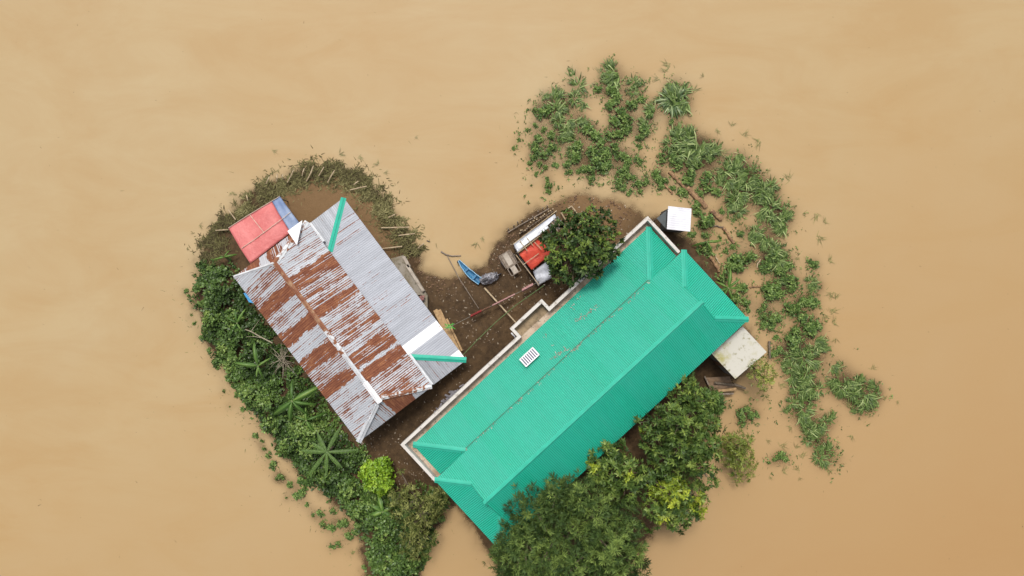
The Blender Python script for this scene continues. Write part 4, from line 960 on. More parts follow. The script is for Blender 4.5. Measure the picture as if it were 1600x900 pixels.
ZONES = [((845, 165), 'at the upper left tip of the flooded garden'), ((955, 125), 'along the top edge of the flooded garden'), ((1060, 150), 'near the silvery tussock, garden top right'),
 ((1000, 170), 'in the upper middle of the garden'), ((825, 235), 'in open water at the left edge of the garden'), ((860, 250), 'in the left rows above the mud mound'), ((905, 225), 'in the left middle of the garden'), ((945, 235), 'in the dense middle rows of the garden'),
 ((975, 270), 'just above the shed and tree mound'), ((1030, 275), 'by the upper ends of the fallen trunks'), ((1075, 225), 'in the grass hump above the fallen trunks'), ((1150, 255), 'on the upper right shoulder of the garden'), ((1150, 315), 'in tall grass right of the fallen trunks'),
 ((1215, 335), 'on the right garden edge beside open water'), ((1190, 380), 'below the muddy gap right of the trunks'), ((1095, 345), 'beside the white roofed outhouse'), ((1105, 395), 'between the outhouse and the green roof hip'), ((1150, 415), 'right of the split trunk near green roof'), ((1160, 465), 'off the right corner of the green roof'),
 ((1225, 450), 'right of the green roof corner'), ((1200, 500), 'above the mossy slab'), ((1270, 440), 'at the far right rim of the garden'), ((1260, 500), 'right of the mossy slab'), ((1215, 550), 'between mossy slab and grass belt'), ((1260, 575), 'in the grass belt right of mossy slab'),
 ((1340, 610), 'on the separate grass island far right'), ((1260, 650), 'in the lower grass belt'), ((1290, 705), 'at the bottom end of the grass belt'), ((1225, 720), 'in the loose patch left of the belt end'), ((1165, 650), 'in the water below the log pile'), ((1115, 630), 'between the log pile and the mango trees'), ((1130, 750), 'in water right of the yellow crowned tree'),
 ((425, 735), 'in open water off the lower left bank'), ((510, 830), 'on the lower left islets off the bank'), ((300, 470), 'in the water off the far left bank'), ((335, 590), 'in the water along the left bank'), ((645, 845), 'at the bottom of the feathery bush'), ((370, 280), 'in the water off the upper weedy bank'), ((570, 250), 'off the top of the weedy bank'), ((740, 330), 'in the pond between the two houses'), ((1395, 620), 'trailing from the separate grass island'), ((1290, 350), 'alone in open water at the far right'), ((1140, 215), 'in open water above the garden shoulder')]
def zone(x, y): return min(ZONES, key=lambda z: (z[0][0] - x) ** 2 + (z[0][1] - y) ** 2)[1]
def place(x, y, r, meshes, name, what, cat, zoff=-.02, size=1.0, flat=1.0, i=0):
    z0 = max(hz(*wxy(x, y)), -.22); me = meshes[i % len(meshes)]
    o = bpy.data.objects.new(name, me); COL.objects.link(o)
    s = r * .05 * size; p = W(x, y, .25)
    o.location = (p.x, p.y, z0 + zoff); o.rotation_euler = (0, 0, random.uniform(0, 6.28)); o.scale = (s * random.uniform(.92, 1.1), s, max(s * flat, .28) * random.uniform(.9, 1.15))
    return tag(o, what + ' ' + zone(x, y), cat, what + ' ' + zone(x, y))
for i, (x, y, r) in enumerate(GR):
    big = r >= 11
    o = place(x, y, r, GV, 'grass_clump', ('large tussock' if big else 'grass clump'), 'grass clump', size=random.uniform(1.0, 1.45), flat=.9, i=i)
    o.rotation_euler.z = random.gauss(-.6, .9)
for i, (x, y, r) in enumerate(LE):
    place(x, y, r, LV_, 'leafy_plant', ('tiny plant' if r <= 4 else 'leafy plant'), 'plant', size=1.36, flat=.95, i=i)
for i, (x, y, r) in enumerate(FA):
    o = place(x, y, r, GF, 'drowned_tuft', 'drowned tuft', 'grass tuft', size=1.15, i=i)
    o.location.z = .015; o.scale.z = .30
# tell the plants of one patch apart by their order from the left
ORD = 'first second third fourth fifth sixth seventh eighth ninth tenth eleventh twelfth thirteenth fourteenth fifteenth sixteenth seventeenth eighteenth nineteenth twentieth'.split()
fam = {}
for o in COL.objects:
    if o.name.split('.')[0] in ('grass_clump', 'leafy_plant', 'drowned_tuft'): o['kind'] = 'thing'; fam.setdefault(o['group'], []).append(o)
for g_, os_ in fam.items():
    if len(os_) > 1:
        for k_, o in enumerate(sorted(os_, key=lambda q: q.location.x)): 
            w1 = next(t_ for t_ in ('grass clump', 'large tussock', 'tiny plant', 'leafy plant', 'drowned tuft') if g_.startswith(t_))
            o['label'] = ORD[min(k_, 19)] + ' ' + w1 + ' from left' + g_[len(w1):]
# the big silver bladed tussock
me = grass_mesh('silver_tussock', 77, 90, .9, 1.35, .13, leafmat('silver_blade', (.04, .08, .025), (.12, .18, .06), (.42, .48, .28)), .8, .8)
o = bpy.data.objects.new('grass_tussock', me); COL.objects.link(o); p = W(1052, 158, .4); o.location = (p.x, p.y, -.1); o.scale = (.9, .9, .9)
tag(o, 'fountain shaped tussock with silvery blades at the top right of the flooded garden', 'grass clump')

# small floating plant litter on the flooded garden (uncountable scraps)
r = np.random.default_rng(5); n = 5200
idx = r.integers(0, len(CL), n); P = np.stack([CL[idx, 0] + r.normal(0, .7, n), CL[idx, 1] + r.normal(0, .7, n), np.zeros(n)], 1)
P[:, 2] = np.maximum(height(P[:, 0], P[:, 1]), -.02) + .01; P = P[P[:, 2] < .2]
n = len(P); az = r.uniform(0, 6.28, n)
c_, q_, t_, tr_ = blades(P, az, r.uniform(.1, .4, n), r.uniform(.02, .05, n), r.uniform(.0, .25, n), r.uniform(0, .15, n), r.random(n), 2)
o = bpy.data.objects.new('floating_litter', mesh_np('floating_litter', c_, q_, t_, leafmat('litter', (.07, .055, .03), (.13, .13, .055), (.20, .22, .08), .8, .2), tr_)); COL.objects.link(o)
tag(o, 'scattered stems and leaf scraps between the flooded garden plants', 'plant litter', kind='stuff')

r = np.random.default_rng(6); n = 2600; idx = r.integers(0, len(GR + LE) - 55, n)
C = np.stack([CL[idx, 0] + r.normal(0, .55, n), CL[idx, 1] + r.normal(0, .55, n), np.zeros(n)], 1); C[:, 2] = np.maximum(height(C[:, 0], C[:, 1]), -.03) + r.uniform(.01, .12, n)
k_ = vnoise(C[:, 0], C[:, 1], .7, 91) > -.12; C = C[k_]; n = len(C); lv = Leaves()
rosettes(lv, C, nrm(np.stack([r.normal(0, .3, n), r.normal(0, .3, n), np.ones(n)], 1)), 5, .17, .09, np.clip(r.normal(.4, .2, n), 0, 1), r=r, jit=.06)
o = bpy.data.objects.new('water_weeds', lv.mesh('water_weeds', LF['crop'])); COL.objects.link(o)
tag(o, 'low scrappy weeds filling the water between the garden clumps', 'weeds', kind='stuff')

r = np.random.default_rng(8); n = 260; P = np.stack([r.uniform(-42, 42, n), r.uniform(-24, 24, n), np.full(n, .012)], 1); P = P[sdist(P[:, 0], P[:, 1], isl) < -1]; n = len(P); az = r.uniform(0, 6.28, n)
c_, q_, t_, tr_ = blades(P, az, r.gamma(1.5, .07, n) + .03, r.uniform(.02, .06, n), np.full(n, .02), np.full(n, .02), r.random(n), 2)
o = bpy.data.objects.new('floating_debris', mesh_np('floating_debris', c_, q_, t_, leafmat('debris', (.14, .09, .05), (.22, .16, .08), (.30, .24, .12), .8, .2), tr_)); COL.objects.link(o)
tag(o, 'tiny brown scraps drifting on the open flood water', 'debris', kind='stuff')
# ------------------------------------------------------------------ ground cover on the left bank
def inpoly(X, Y, poly): return sdist(X, Y, poly) > 0
CV = np.array([wxy(*p, .5) for p in [(318,412),(355,408),(372,436),(388,475),(412,508),(446,560),(482,608),(522,655),(552,700),(572,712),(562,755),(600,775),(650,770),(700,775),(690,800),(672,840),(660,865),(655,905),(648,940),(590,940),(575,880),(572,850),(552,812),(520,775),(488,765),(452,725),(440,700),(415,670),(392,640),(366,600),(348,575),(332,550),(318,510),(307,470),(302,440)]])
def scatter(poly, n, r, edge=.25):
    lo = poly.min(0); hi = poly.max(0); out = []
    while sum(len(o) for o in out) < n:
        X = r.uniform(lo[0] - .5, hi[0] + .5, n * 2); Y = r.uniform(lo[1] - .5, hi[1] + .5, n * 2)
        d = sdist(X, Y, poly) + 1.1 * vnoise(X, Y, .9, 11) + .6 * vnoise(X, Y, .35, 12); k = d > edge * r.normal(0, 1, len(X)); out.append(np.stack([X[k], Y[k], d[k]], 1))
    return np.concatenate(out)[:n]
r = np.random.default_rng(21); n = 5200; S = scatter(CV, n, r)
g = height(S[:, 0], S[:, 1]); lump = np.clip(.5 + 1.3 * vnoise(S[:, 0], S[:, 1], 1.1, 31) + .9 * vnoise(S[:, 0], S[:, 1], .45, 32), 0, 1.6)
hgt = np.clip(S[:, 2] * .9, .12, 1) * (.25 + .95 * lump) * r.uniform(.55, 1, n)
gap = vnoise(S[:, 0], S[:, 1], .8, 41); keep = gap > -.30
C = np.stack([S[:, 0], S[:, 1], np.maximum(g, -.05) + hgt], 1)[keep]; n = len(C); tl = np.clip(.30 + .7 * vnoise(C[:, 0], C[:, 1], 2.0, 42) + .35 * (lump[keep] - .5) + r.normal(0, .08, n), .02, 1)
lv = Leaves(); rosettes(lv, C, nrm(np.stack([r.normal(0, .35, n), r.normal(0, .35, n), np.ones(n)], 1)), 8, .24, .15, tl, r=r, jit=.08)
o = bpy.data.objects.new('ground_cover', lv.mesh('ground_cover', LF['cover'])); COL.objects.link(o)
tag(o, 'dense low creeping foliage covering the left bank from the tarp shelter to the bottom', 'ground cover', kind='stuff')

# dry weeds on the upper bank: a belt along a curve
BL = np.array([wxy(*p) for p in [(318,405),(338,372),(362,345),(398,315),(430,290),(468,273),(505,266),(545,272),(575,292),(600,322),(620,352),(640,378),(652,398)]])
seg = np.linalg.norm(np.diff(BL, axis=0), axis=1); cum = np.concatenate([[0], np.cumsum(seg)]); r = np.random.default_rng(9)
n = 15000; s_ = r.uniform(0, cum[-1], n); x = np.interp(s_, cum, BL[:, 0]); y = np.interp(s_, cum, BL[:, 1])
off = r.normal(0, .60, n); dx = np.interp(s_, cum, np.gradient(BL[:, 0], cum)); dy = np.interp(s_, cum, np.gradient(BL[:, 1], cum)); l_ = np.hypot(dx, dy)
x = x - dy / l_ * off; y = y + dx / l_ * off
keep = vnoise(x, y, .6, 61) + .5 * vnoise(x, y, .25, 62) > np.where(off > 0.3, .05, -.28)
x, y = x[keep], y[keep]; n = len(x); z = np.maximum(height(x, y), -.03) + r.uniform(0, .28, n) * np.exp(-(off[keep] / .8) ** 2)
P = np.stack([x, y, z], 1)
tn = np.clip(r.random(n) * .75 + .5 * vnoise(x, y, 1.5, 63), 0, 1)
c_, q_, t_, tr_ = blades(P, r.uniform(0, 6.28, n), r.uniform(.15, .5, n), r.uniform(.03, .065, n), r.uniform(.0, .7, n), r.uniform(.1, .6, n), tn, 3)
o = bpy.data.objects.new('dry_weeds', mesh_np('dry_weeds', c_, q_, t_, LF['weeds'], tr_)); COL.objects.link(o)
tag(o, 'matted dry olive brown weeds belting the upper left bank', 'weeds', kind='stuff')
# scraps and small leaves on the yard mud
YD = np.array([wxy(*p) for p in [(600,370),(640,405),(690,440),(740,430),(790,370),(830,345),(880,318),(960,320),(1000,350),(960,390),(900,440),(850,465),(800,510),(720,590),(640,680),(700,760),(640,760),(560,700),(620,650),(720,570),(690,500),(640,430)]])
r = np.random.default_rng(14); n = 1700; S = scatter(YD, n, r, .1); az = r.uniform(0, 6.28, n); cl3 = vnoise(S[:, 0], S[:, 1], 1.2, 71); k = cl3 > r.uniform(-.4, .35, n); S = S[k]; az = az[k]; n = len(S)
P = np.stack([S[:, 0], S[:, 1], height(S[:, 0], S[:, 1]) + .015], 1)
lv = Leaves(); lv.add(P, np.stack([np.cos(az), np.sin(az), r.normal(0, .15, n)], 1), np.stack([r.normal(0, .2, n), r.normal(0, .2, n), np.ones(n)], 1), r.uniform(.06, .24, n), r.uniform(.04, .11, n), r.random(n), droop=.05)
o = bpy.data.objects.new('yard_litter', lv.mesh('yard_litter', leafmat('yard_scraps', (.08, .05, .03), (.17, .12, .08), (.42, .36, .28), .8, .2))); COL.objects.link(o)
tag(o, 'pale leaf scraps and rubbish bits strewn on the muddy yard', 'litter', kind='stuff')
# soil clods and rubble on the mud banks
r = np.random.default_rng(15); mb = MB()
EDGE = [(790,365),(800,358),(815,350),(845,332),(870,320),(900,312),(930,312),(960,318),(980,330),(780,385),(770,402),(788,400),(776,412),(795,372),(665,430),(672,440),(680,445),(720,442),(735,438),(690,445),(660,415),(940,330),(950,340),(900,325),(965,345)]
for ex, ey in EDGE:
    for _ in range(14):
        px, py = ex + r.normal(0, 7), ey + r.normal(0, 7); p = W(px, py); z = hz(p.x, p.y)
        if z < -.05: continue
        s = r.uniform(.03, .11); b0 = len(mb.v)
        for d in ((1, 0, 0), (-1, 0, 0), (0, 1, 0), (0, -1, 0), (0, 0, 1), (0, 0, -1)): mb.v.append((p.x + d[0] * s * r.uniform(.6, 1.4), p.y + d[1] * s * r.uniform(.6, 1.4), z + s * .3 + d[2] * s * .8))
        for f in ((0, 2, 4), (2, 1, 4), (1, 3, 4), (3, 0, 4), (2, 0, 5), (1, 2, 5), (3, 1, 5), (0, 3, 5)): mb.f.append(tuple(b0 + i for i in f))
tag(mb.build('soil_clods', simple('clods', (.20, .12, .07), (.10, .06, .035), 6, .9)), 'crumbled clods of brown soil along the pond and mound edges', 'clods', kind='stuff')
# dried leaves on the green roof
r = np.random.default_rng(16); pts = []
for cx, cy, sx_, n in ((905, 497, 5, 16), (918, 490, 4, 12), (868, 557, 6, 14), (876, 550, 4, 8), (905, 465, 3, 6), (854, 522, 3, 6), (927, 481, 4, 7), (885, 545, 3, 8), (905, 540, 4, 14), (895, 549, 3, 8), (812, 625, 4, 10), (864, 541, 2, 3), (985, 470, 5, 7), (896, 478, 3, 5)):
    for _ in range(n):
        d = r.normal(0, 1); pts.append((cx + d * sx_ * .8 + r.normal(0, 1.3), cy - d * sx_ * .55 + r.normal(0, 1.3)))
for t in r.random(90): pts.append((724 + (1019 - 724) * t + r.normal(0, .8), 708 + (437 - 708) * t + r.normal(0, .8) - 1))
PP = []
for px, py in pts:
    u, v, z = on_roof(px, py); q3 = G(u, v, z + .035); PP.append(tuple(q3))
PP = np.array(PP); n = len(PP); az = r.uniform(0, 6.28, n); lv = Leaves()
lv.add(PP, np.stack([np.cos(az), np.sin(az), np.zeros(n)], 1), np.tile([[0, .1, 1.]], (n, 1)), r.uniform(.08, .2, n), r.uniform(.05, .1, n), r.random(n), droop=0)
o = bpy.data.objects.new('fallen_leaves', lv.mesh('fallen_leaves', leafmat('dead_leaf', (.15, .15, .12), (.26, .24, .19), (.42, .40, .34), .8, .2))); COL.objects.link(o)
tag(o, 'dead leaves caught in small drifts on the green roof', 'leaves', kind='stuff')

# ------------------------------------------------------------------ trees
def tree(name, cx, cy, rp, zc, mat, label, seed, blobs=9, dens=1.0, L=.34, Wl=.11, k=9, flat=.7, accents=(), tuft=.34, squash=(1, 1), spread=.9, cat='tree', group=None, blobr=(.32, .48), spots=None):
    r = np.random.default_rng(seed); c = W(cx, cy, zc); Rm = rp * (H - zc) / F; base = (c.x, c.y, hz(c.x, c.y) - .05)
    t = empty(name, base, label, cat, group)
    cent = []
    if spots:
        for sx_, sy_, sr in spots:
            q = W(sx_, sy_, zc); cent.append((q.x - c.x, q.y - c.y, r.uniform(-.26, .30) * Rm * flat, sr * (H - zc) / F))
    else:
        cent.append((0, 0, .22 * Rm * flat, .52 * Rm))
        for i in range(blobs):
            a = 6.283 * i / blobs + r.uniform(-.3, .3); q = Rm * r.uniform(.48, .66); cent.append((math.cos(a) * q * squash[0], math.sin(a) * q * squash[1], r.uniform(-.35, .2) * Rm * flat, Rm * r.uniform(*blobr)))
    C, Nn, T_ = [], [], []
    for bi, (bx, by, bz, br) in enumerate(cent):
        n = int(4 * math.pi * br * br / (tuft * tuft) * 1.15 * dens); d = nrm(r.normal(0, 1, (n, 3))); d = d[d[:, 2] > -.55]; n = len(d)
        rr = br * np.where(r.random(n) < .75, r.uniform(.82, 1.12, n), r.uniform(.4, .85, n))
        # uneven outline
        rr *= 1 + .30 * np.sin(d[:, 0] * 5 + bi) * np.cos(d[:, 1] * 6 - bi)
        C.append(np.array([bx, by, bz]) + d * rr[:, None] * np.array([1, 1, .85])); Nn.append(nrm(d + np.array([0, 0, .45]) + r.normal(0, .2, (n, 3))))
        T_.append(np.clip(r.normal(.38 + r.uniform(-.16, .20), .11, n) + .30 * np.sin(d[:, 0] * 4.3 + bi * 2.1) * np.sin(d[:, 1] * 4.9 + bi) + .10 * d[:, 2], 0, 1))
    C = np.concatenate(C) + np.array([c.x, c.y, zc]); Nn = np.concatenate(Nn); T_ = np.concatenate(T_)
    acc = np.zeros(len(C), bool)
    for ax, ay, ar in accents:
        q = W(ax, ay, zc); acc |= (np.hypot(C[:, 0] - q.x, C[:, 1] - q.y) + r.normal(0, .12, len(C)) < ar * (H - zc) / F) & (r.random(len(C)) < .9) & (C[:, 2] > zc - .2 * Rm)
    base_v = np.array(base)
    lv = Leaves(); rosettes(lv, (C - base_v)[~acc], Nn[~acc], k, L, Wl, T_[~acc], r=r, spread=spread, jit=.035)
    o = bpy.data.objects.new('crown', lv.mesh('crown', mat)); COL.objects.link(o); o.parent = t
    if acc.any():
        lv = Leaves(); rosettes(lv, (C - base_v)[acc], Nn[acc], k, L * .9, Wl * 1.1, np.clip(T_[acc] + .15, 0, 1), r=r, spread=spread)
        q = bpy.data.objects.new('young_leaves', lv.mesh('young_leaves', LF['yellow'])); COL.objects.link(q); q.parent = o
    mb = MB(); fork = Vector((c.x, c.y, base[2] + (zc - base[2]) * .5)); tr = max(.06, Rm * .055)
    mb.tube([base, (c.x + tr * .4, c.y, (base[2] + fork.z) / 2), tuple(fork)], [tr * 1.5, tr * 1.15, tr], 9)
    tk = mb.build('trunk', M_bark, t)
    for bx, by, bz, br in cent:
        e = Vector((c.x + bx, c.y + by, zc + bz + br * .2)); mid = fork.lerp(e, .5) + Vector((r.normal(0, .1), r.normal(0, .1), -.1 * Rm * .3))
        m2 = MB(); m2.tube([fork, mid, e], [tr * .7, tr * .45, tr * .15], 6)
        for _ in range(4):
            q = nrm(r.normal(0, 1, 3)); q[2] = abs(q[2]); p2 = e.lerp(mid, r.uniform(.1, .7)); m2.tube([p2, p2 + Vector(q) * br * .55, p2 + Vector(q) * br * .95 + Vector((0, 0, .05))], [tr * .2, tr * .12, .01], 5)
        m2.build('limb', M_bark, t)
    return t
tree('broadleaf_tree', 903, 386, 62, 4.4, LF['dark'], 'dark green broadleaf tree overhanging the orange tarp shed and the parapet', 101, spots=[(905,388,24),(884,362,18),(908,352,16),(930,355,15),(948,372,15),(935,398,18),(915,418,15),(885,423,16),(866,402,15),(860,378,10),(955,398,9),(930,424,8),(849,368,6),(960,350,6),(944,336,7),(922,333,7),(886,338,8),(872,430,9),(895,440,7),(935,430,5),(968,372,5)], L=.34, Wl=.15, tuft=.36, k=10)
tree('needle_leaved_tree', 890, 825, 125, 6.0, LF['olive'], 'largest olive tree with fine narrow leaves at the bottom over the green roof corner', 102, spots=[(885,830,52),(835,800,36),(808,850,36),(795,880,28),(845,870,44),(880,775,30),(905,770,22),(925,800,36),(955,850,40),(975,820,30),(940,890,40),(985,880,26),(890,895,44),(835,915,36),(800,835,16),(865,765,16)], L=.40, Wl=.055, k=13, tuft=.34, spread=.7, flat=.8)
tree('mango_tree', 960, 745, 58, 5.0, LF['mango'], 'mango tree wedged between the largest olive tree, the green roof and the broad mango tree', 103, spots=[(958,740,26),(940,722,18),(965,712,18),(985,735,20),(985,762,18),(960,775,18),(935,750,16),(1005,745,14),(930,735,10),(948,700,8)], L=.36, Wl=.10, k=13, tuft=.40, accents=[(930,730,6),(983,735,8)])
tree('mango_tree', 1058, 665, 70, 5.4, LF['mango'], 'broad mango tree nearest the log pile with plain green crown', 104, spots=[(1060,660,32),(1030,655,20),(1025,690,22),(1085,640,22),(1105,660,20),(1095,690,24),(1060,700,24),(1040,720,20),(1085,722,20),(1110,700,14),(1065,625,16),(1100,625,16),(1010,672,12),(1100,742,16),(1075,600,9),(1000,660,6)], L=.36, Wl=.10, k=13, tuft=.40, accents=[(999,668,5)])
tree('mango_tree', 1052, 775, 54, 4.8, LF['mango'], 'mango tree with bright yellow young leaves at the water edge', 105, spots=[(1050,772,26),(1028,755,20),(1055,745,20),(1080,770,20),(1070,795,20),(1040,800,20),(1020,790,16),(1090,790,14),(1015,815,12),(1060,820,12)], L=.36, Wl=.10, k=13, tuft=.40, accents=[(1025,768,15),(1052,760,17),(1045,778,10),(1087,785,13),(1098,795,12),(1033,808,8)])
tree('round_bush', 590, 742, 31, 1.6, LF['lime'], 'compact bright lime green bush beside the lower corner of the tin roofed house', 106, blobs=9, L=.22, Wl=.13, k=9, tuft=.22, flat=.6, squash=(.8, 1.0), cat='bush')
tree('feathery_bush', 655, 795, 50, 2.2, LF['straw'], 'loose olive brown feathery bush between the lime bush and the green roofed building', 107, spots=[(650,775,20),(630,795,20),(665,800,22),(645,825,20),(680,785,18),(690,770,12),(665,840,16),(640,850,14),(620,775,14),(655,860,12),(625,735,6)], L=.34, Wl=.06, k=9, tuft=.36, dens=.8, cat='bush', flat=.4)
tree('feathery_bush', 1150, 705, 36, 1.5, LF['feather'], 'pale yellowish feathery bush standing in water right of the mango trees', 108, spots=[(1150,695,20),(1160,715,18),(1140,715,14),(1165,735,14),(1170,690,8),(1152,750,8),(1135,690,10)], L=.30, Wl=.05, k=9, tuft=.28, cat='bush', flat=.5, dens=.8)
tree('feathery_bush', 1188, 578, 24, 2.6, LF['feather'], 'thin yellow green bush leaning over the right corner of the mossy slab', 109, spots=[(1185,572,13),(1198,580,12),(1178,590,10),(1200,598,9),(1172,566,8),(1190,605,8)], L=.30, Wl=.055, k=8, tuft=.28, cat='bush', flat=.4, dens=.7)
tree('willowy_bush', 1110, 627, 22, 2.2, LF['crop'], 'fresh green drooping bush between the log pile and the broad mango tree', 110, spots=[(1112,622,12),(1105,632,11),(1118,635,10),(1100,615,8),(1082,605,10),(1075,590,8)], L=.45, Wl=.10, k=8, tuft=.3, cat='bush', flat=.5)
for i, (x, y, rr, lb) in enumerate([(335,455,14,'glossy shrub on the far left of the creeping foliage near the rusted roof corner'), (330,500,15,'rounded shrub on the left bank below the glossy one'), (365,500,16,'dense shrub left of the big banana plant'), (350,545,14,'shrub at the left bank edge above the banana row'), (400,625,17,'broad shrub in the middle of the left bank'), (425,660,16,'shrub just left of the palm like plant'), (445,700,15,'dark shrub below the broad one at the water edge'), (545,765,17,'shrub left of the lime bush'), (560,800,15,'shrub under the lime bush near the islets'), (600,835,17,'dark leafy shrub at the bottom of the left bank'), (610,875,18,'lowest leafy shrub at the bottom edge of the picture'), (640,885,15,'leafy shrub at the bottom beside open brown water'), (480,700,15,'shrub behind the palm like plant'), (508,745,14,'shrub right below the palm like plant'), (395,530,12,'low shrub under the dead branch')]):
    tree('leafy_shrub', x, y, rr, .85, LF['cover'], lb, 200 + i, blobs=5, L=.24, Wl=.14, k=8, tuft=.24, flat=.8, cat='shrub', dens=.8)

# ------------------------------------------------------------------ banana plants and the spiky palm like plant
def big_leaf(P, az, L, w_, rise, bend, r, tint, nx=10, tears=.15, roll=0.0):
    d = Vector((math.cos(az), math.sin(az), 0)); s = Vector((-math.sin(az), math.cos(az), 0)); P = Vector(P); co = []; q = []; T_ = []
    for i in range(nx + 1):
        t = i / nx; c = P + d * L * t + Vector((0, 0, L * (rise * t - bend * t * t))); wd = w_ * .5 * (math.sin(math.pi * min(1, t * .92 + .10)) ** .55 if t > .12 else .12 + t * 3)
        for k, f in enumerate((-1, -.5, 0, .5, 1)):
            tear = 1 - tears * (r.random() if abs(f) == 1 else 0)
            co.append(tuple(c + s * wd * f * tear + Vector((0, 0, -abs(f) * wd * .6 + (.02 if f == 0 else 0) + roll * f * wd)))); T_.append(tint + (.42 if f == 0 else 0) + r.uniform(-.07, .07))
    for i in range(nx):
        for k in range(4): a = i * 5 + k; q.append((a, a + 1, a + 6, a + 5))
    return co, q, T_
def banana(cx, cy, rp, h_, n, seed, label, name='banana_plant', wl=.21, group=None, az0=None):
    r = random.Random(seed); c = W(cx, cy, h_); g0 = hz(c.x, c.y); t = empty(name, (c.x, c.y, g0 - .03), label, 'banana plant', group)
    MB().tube([(c.x + .1, c.y - .1, g0 - .05), (c.x, c.y, h_ * .5), (c.x, c.y, h_)], [.13, .11, .06], 9).build('stem', M_stem, t)
    Lm = rp * (H - h_) / F
    for i in range(n):
        az = (az0[i] if az0 else 6.283 * i / n + r.uniform(-.35, .35)); L = Lm * (r.uniform(.9, 1.2) if i < 2 else r.uniform(.35, .95))
        co, q, T_ = big_leaf((0, 0, 0), az, L, L * wl * r.uniform(.85, 1.15), r.uniform(.25, .75), r.uniform(.45, 1.0), r, r.uniform(.05, .45), tears=.35, roll=r.uniform(-.35, .35))
        o = bpy.data.objects.new('leaf', mesh_np('leaf', co, q, np.array(T_), LF['banana'])); COL.objects.link(o); o.parent = t; o.location = (0, 0, h_ - g0 + .03 - .04)
    return t
rad = lambda *a: [math.radians(x) for x in a]
banana(403, 572, 40, 2.3, 5, 1, 'upper banana plant with a long pale leaf pointing left, beside the dry branches', az0=rad(172, 100, 35, -75, -95))
banana(456, 627, 42, 2.3, 6, 2, 'banana plant close to the rusted eave in the middle of the left bank', az0=rad(28, 215, 95, -12, -50, -100))
banana(478, 657, 26, 1.7, 6, 3, 'small bright banana plant just above the palm like plant', az0=rad(-60, 20, 95, 160, -130, 60))
banana(370, 505, 24, 1.6, 5, 4, 'young banana plant among shrubs below the rusted roof corner', az0=rad(100, 60, 150, -60, -120))
banana(350, 402, 18, 1.1, 4, 5, 'single low bright green banana shoot left of the tarp shelter', az0=rad(15, 190, 60, 160))
banana(1138, 450, 28, 1.8, 7, 6, 'banana plant beside the green roof hip right of the split trunk', az0=rad(200, 80, 0, -70, 150, 40, -120))
banana(598, 800, 24, 1.3, 6, 7, 'dark broad leaved banana plant below the lime bush', az0=rad(150, 110, 20, -30, -90, 200), wl=.45)
banana(1098, 345, 14, 1.0, 5, 8, 'short banana shoot with upright leaf right of the white roofed outhouse', az0=rad(85, 100, 20, 190, -60), wl=.25)
banana(1105, 378, 22, .9, 4, 9, 'low banana shoot with a long leaf pointing left, below the outhouse', az0=rad(195, 5, 60, -60), wl=.2)
# palm like plant: eight feathered fronds
def frond_plant(cx, cy, rp, h_, label, azs, seed):
    r = random.Random(seed); c = W(cx, cy, h_); g0 = hz(c.x, c.y); t = empty('palm_plant', (c.x, c.y, g0 - .03), label, 'palm'); zz = h_ - g0 + .03
    MB().tube([(c.x, c.y, g0 - .05), (c.x + .03, c.y, h_ * .5), (c.x, c.y, h_)], [.12, .09, .07], 9).build('trunk', M_bark, t)
    for a, ls_ in azs:
        az = math.radians(a); L = rp * (H - h_) / F * ls_; d = Vector((math.cos(az), math.sin(az), 0)); s = Vector((-math.sin(az), math.cos(az), 0))
        at = lambda q: d * L * q + Vector((0, 0, L * (.35 * q - .42 * q * q)))
        rb = MB(); off = Vector((c.x, c.y, h_)); rb.tube([off + at(k / 6) for k in range(7)], [.03 * (1 - k / 8) for k in range(7)], 5); st_ = rb.build('frond', simple_stem, t)
        P, D = [], []; m = 46
        for k in range(m):
            q = .06 + .94 * k / m
            for sg in (-1, 1): P.append(tuple(at(q) + Vector((0, 0, zz)))); v_ = s * sg + d * .45 + Vector((0, 0, .15 + r.uniform(-.1, .1))); D.append(tuple(v_))
        n = len(P); lv = Leaves(); rr_ = np.random.default_rng(seed + int(a)); q = np.repeat(np.arange(m) / m, 2)
        lv.add(np.array(P), np.array(D), np.tile([[0, 0, 1.]], (n, 1)), (.15 * np.sin(np.pi * (q * .85 + .13)) + .04), np.full(n, .055), rr_.uniform(.1, .5, n), droop=.3)
        o = bpy.data.objects.new('leaflets', lv.mesh('leaflets', LF['crop'])); COL.objects.link(o); o.parent = st_
    return t
simple_stem = simple('frond_rib', (.14, .22, .07), (.10, .16, .05), 4, .6)
frond_plant(511, 706, 46, 2.4, 'spiky palm like plant with eight narrow radiating fronds below the rusted roof corner', [(3, 1.05), (62, 1.0), (178, .9), (232, 1.0), (118, .75), (268, .8), (312, .75), (150, .6)], 5)
frond_plant(640, 800, 18, 1.4, 'small drooping palm seedling under the feathery bush', [(10, 1), (80, 1), (150, 1), (220, 1), (290, 1)], 9)

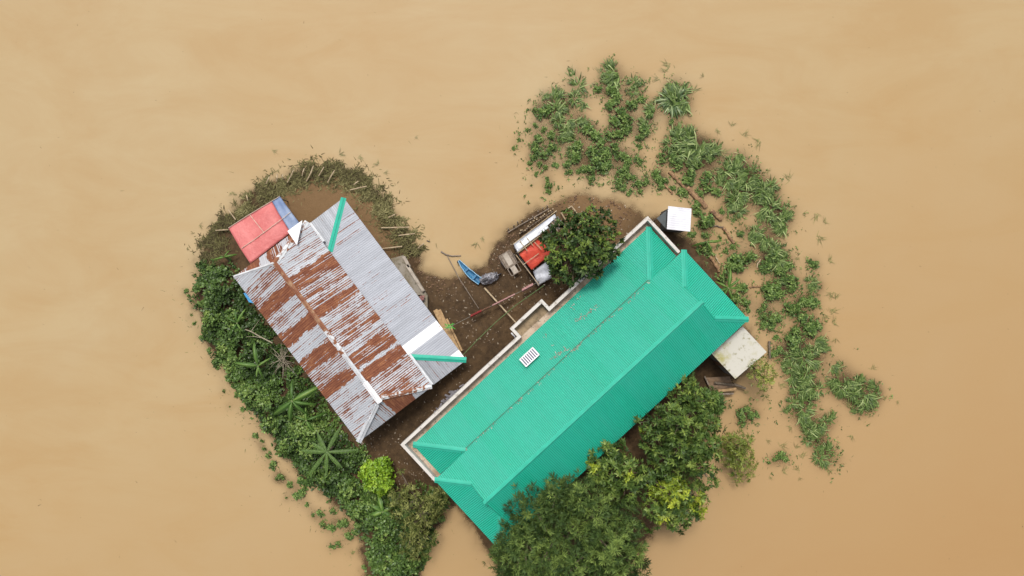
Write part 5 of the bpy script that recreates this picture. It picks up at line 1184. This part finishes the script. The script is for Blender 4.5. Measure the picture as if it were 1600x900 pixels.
# dead branches by the rusted eave
r = random.Random(3); bb = MB(); c = W(441, 563, .9)
for k in range(46):
    a = r.uniform(0, 6.28); L = r.uniform(.4, 1.3); p = c + Vector((r.uniform(-.25, .25), r.uniform(-.3, .3), r.uniform(-.3, .2))); d = Vector((math.cos(a), math.sin(a) * 1.3, r.uniform(-.2, .25)))
    bb.tube([p, p + d * L * .5 + Vector((0, 0, .1)), p + d * L + Vector((r.uniform(-.15, .15), r.uniform(-.15, .15), -.05))], [.026, .02, .01], 5)
tag(bb.build('dead_branches', simple('dead_twigs', (.30, .26, .19), (.20, .17, .12), 5, .9)), 'tangle of grey dead twigs against the rusted eave above the banana plants', 'branches')
bb = MB(); P = [W(371, 510, 1.2), W(392, 518, 1.4), W(410, 528, 1.5), W(426, 536, 1.6)]; bb.tube(P, [.03, .045, .05, .05], 6)
bb.tube([P[1], W(398, 510, 1.5), W(405, 500, 1.6)], [.03, .02, .01], 5); bb.tube([P[2], W(398, 526, 1.5), W(385, 526, 1.4)], [.03, .02, .01], 5)
tag(bb.build('dead_branch', simple('pale_dead_wood', (.34, .30, .22), (.26, .22, .15), 5, .9)), 'long forked pale dead branch lying over the shrubs towards the rusted eave', 'branch')
# rubbish by the parapet wall and at the plinth end
r = random.Random(8); mb = MB()
for k in range(34):
    t = r.random(); p = W(682 + 36 * t, 646 - 38 * t, .5) + Vector((r.uniform(-.25, .15), r.uniform(-.15, .25), r.uniform(-.1, .15))); a = r.uniform(0, 3.1); L = r.uniform(.15, .4)
    mb.beam(p, p + Vector((math.cos(a) * L, math.sin(a) * L, r.uniform(-.05, .1))), r.uniform(.08, .2), .03)
tag(mb.build('rubbish_heap', simple('grey_scrap', (.26, .25, .28), (.10, .09, .10), 3, .8)), 'small heap of grey scrap under the parapet in the dark alley', 'rubbish')
bk = empty('bucket', W(658, 468, .8), 'dark maroon bucket of rags at the lower end of the concrete plinth', 'bucket')
p = W(657, 466, .8)
MB().tube([p, p + Vector((0, 0, .32))], [.2, .27], 14, False).build('body', simple('maroon_plastic', (.14, .03, .035), (.09, .02, .025), 3, .5), bk)
mb = MB(); [mb.beam(p + Vector((r.uniform(-.2, .1), r.uniform(-.2, .1), .26)), p + Vector((r.uniform(-.1, .35), r.uniform(-.35, .2), .32)), .14, .07) for _ in range(7)]; mb.build('rags', simple('pink_rags', (.34, .17, .15), (.14, .06, .06), 7, .9), bk)
# small bench of pipes below the notch
mb = MB(); mb.beam(W(799, 520, 1.2), W(806, 528, 1.2), .10, .08); o = tag(mb.build('drain_pipe', M_white), 'short white pipe end sticking out beside the porch notch', 'pipe')
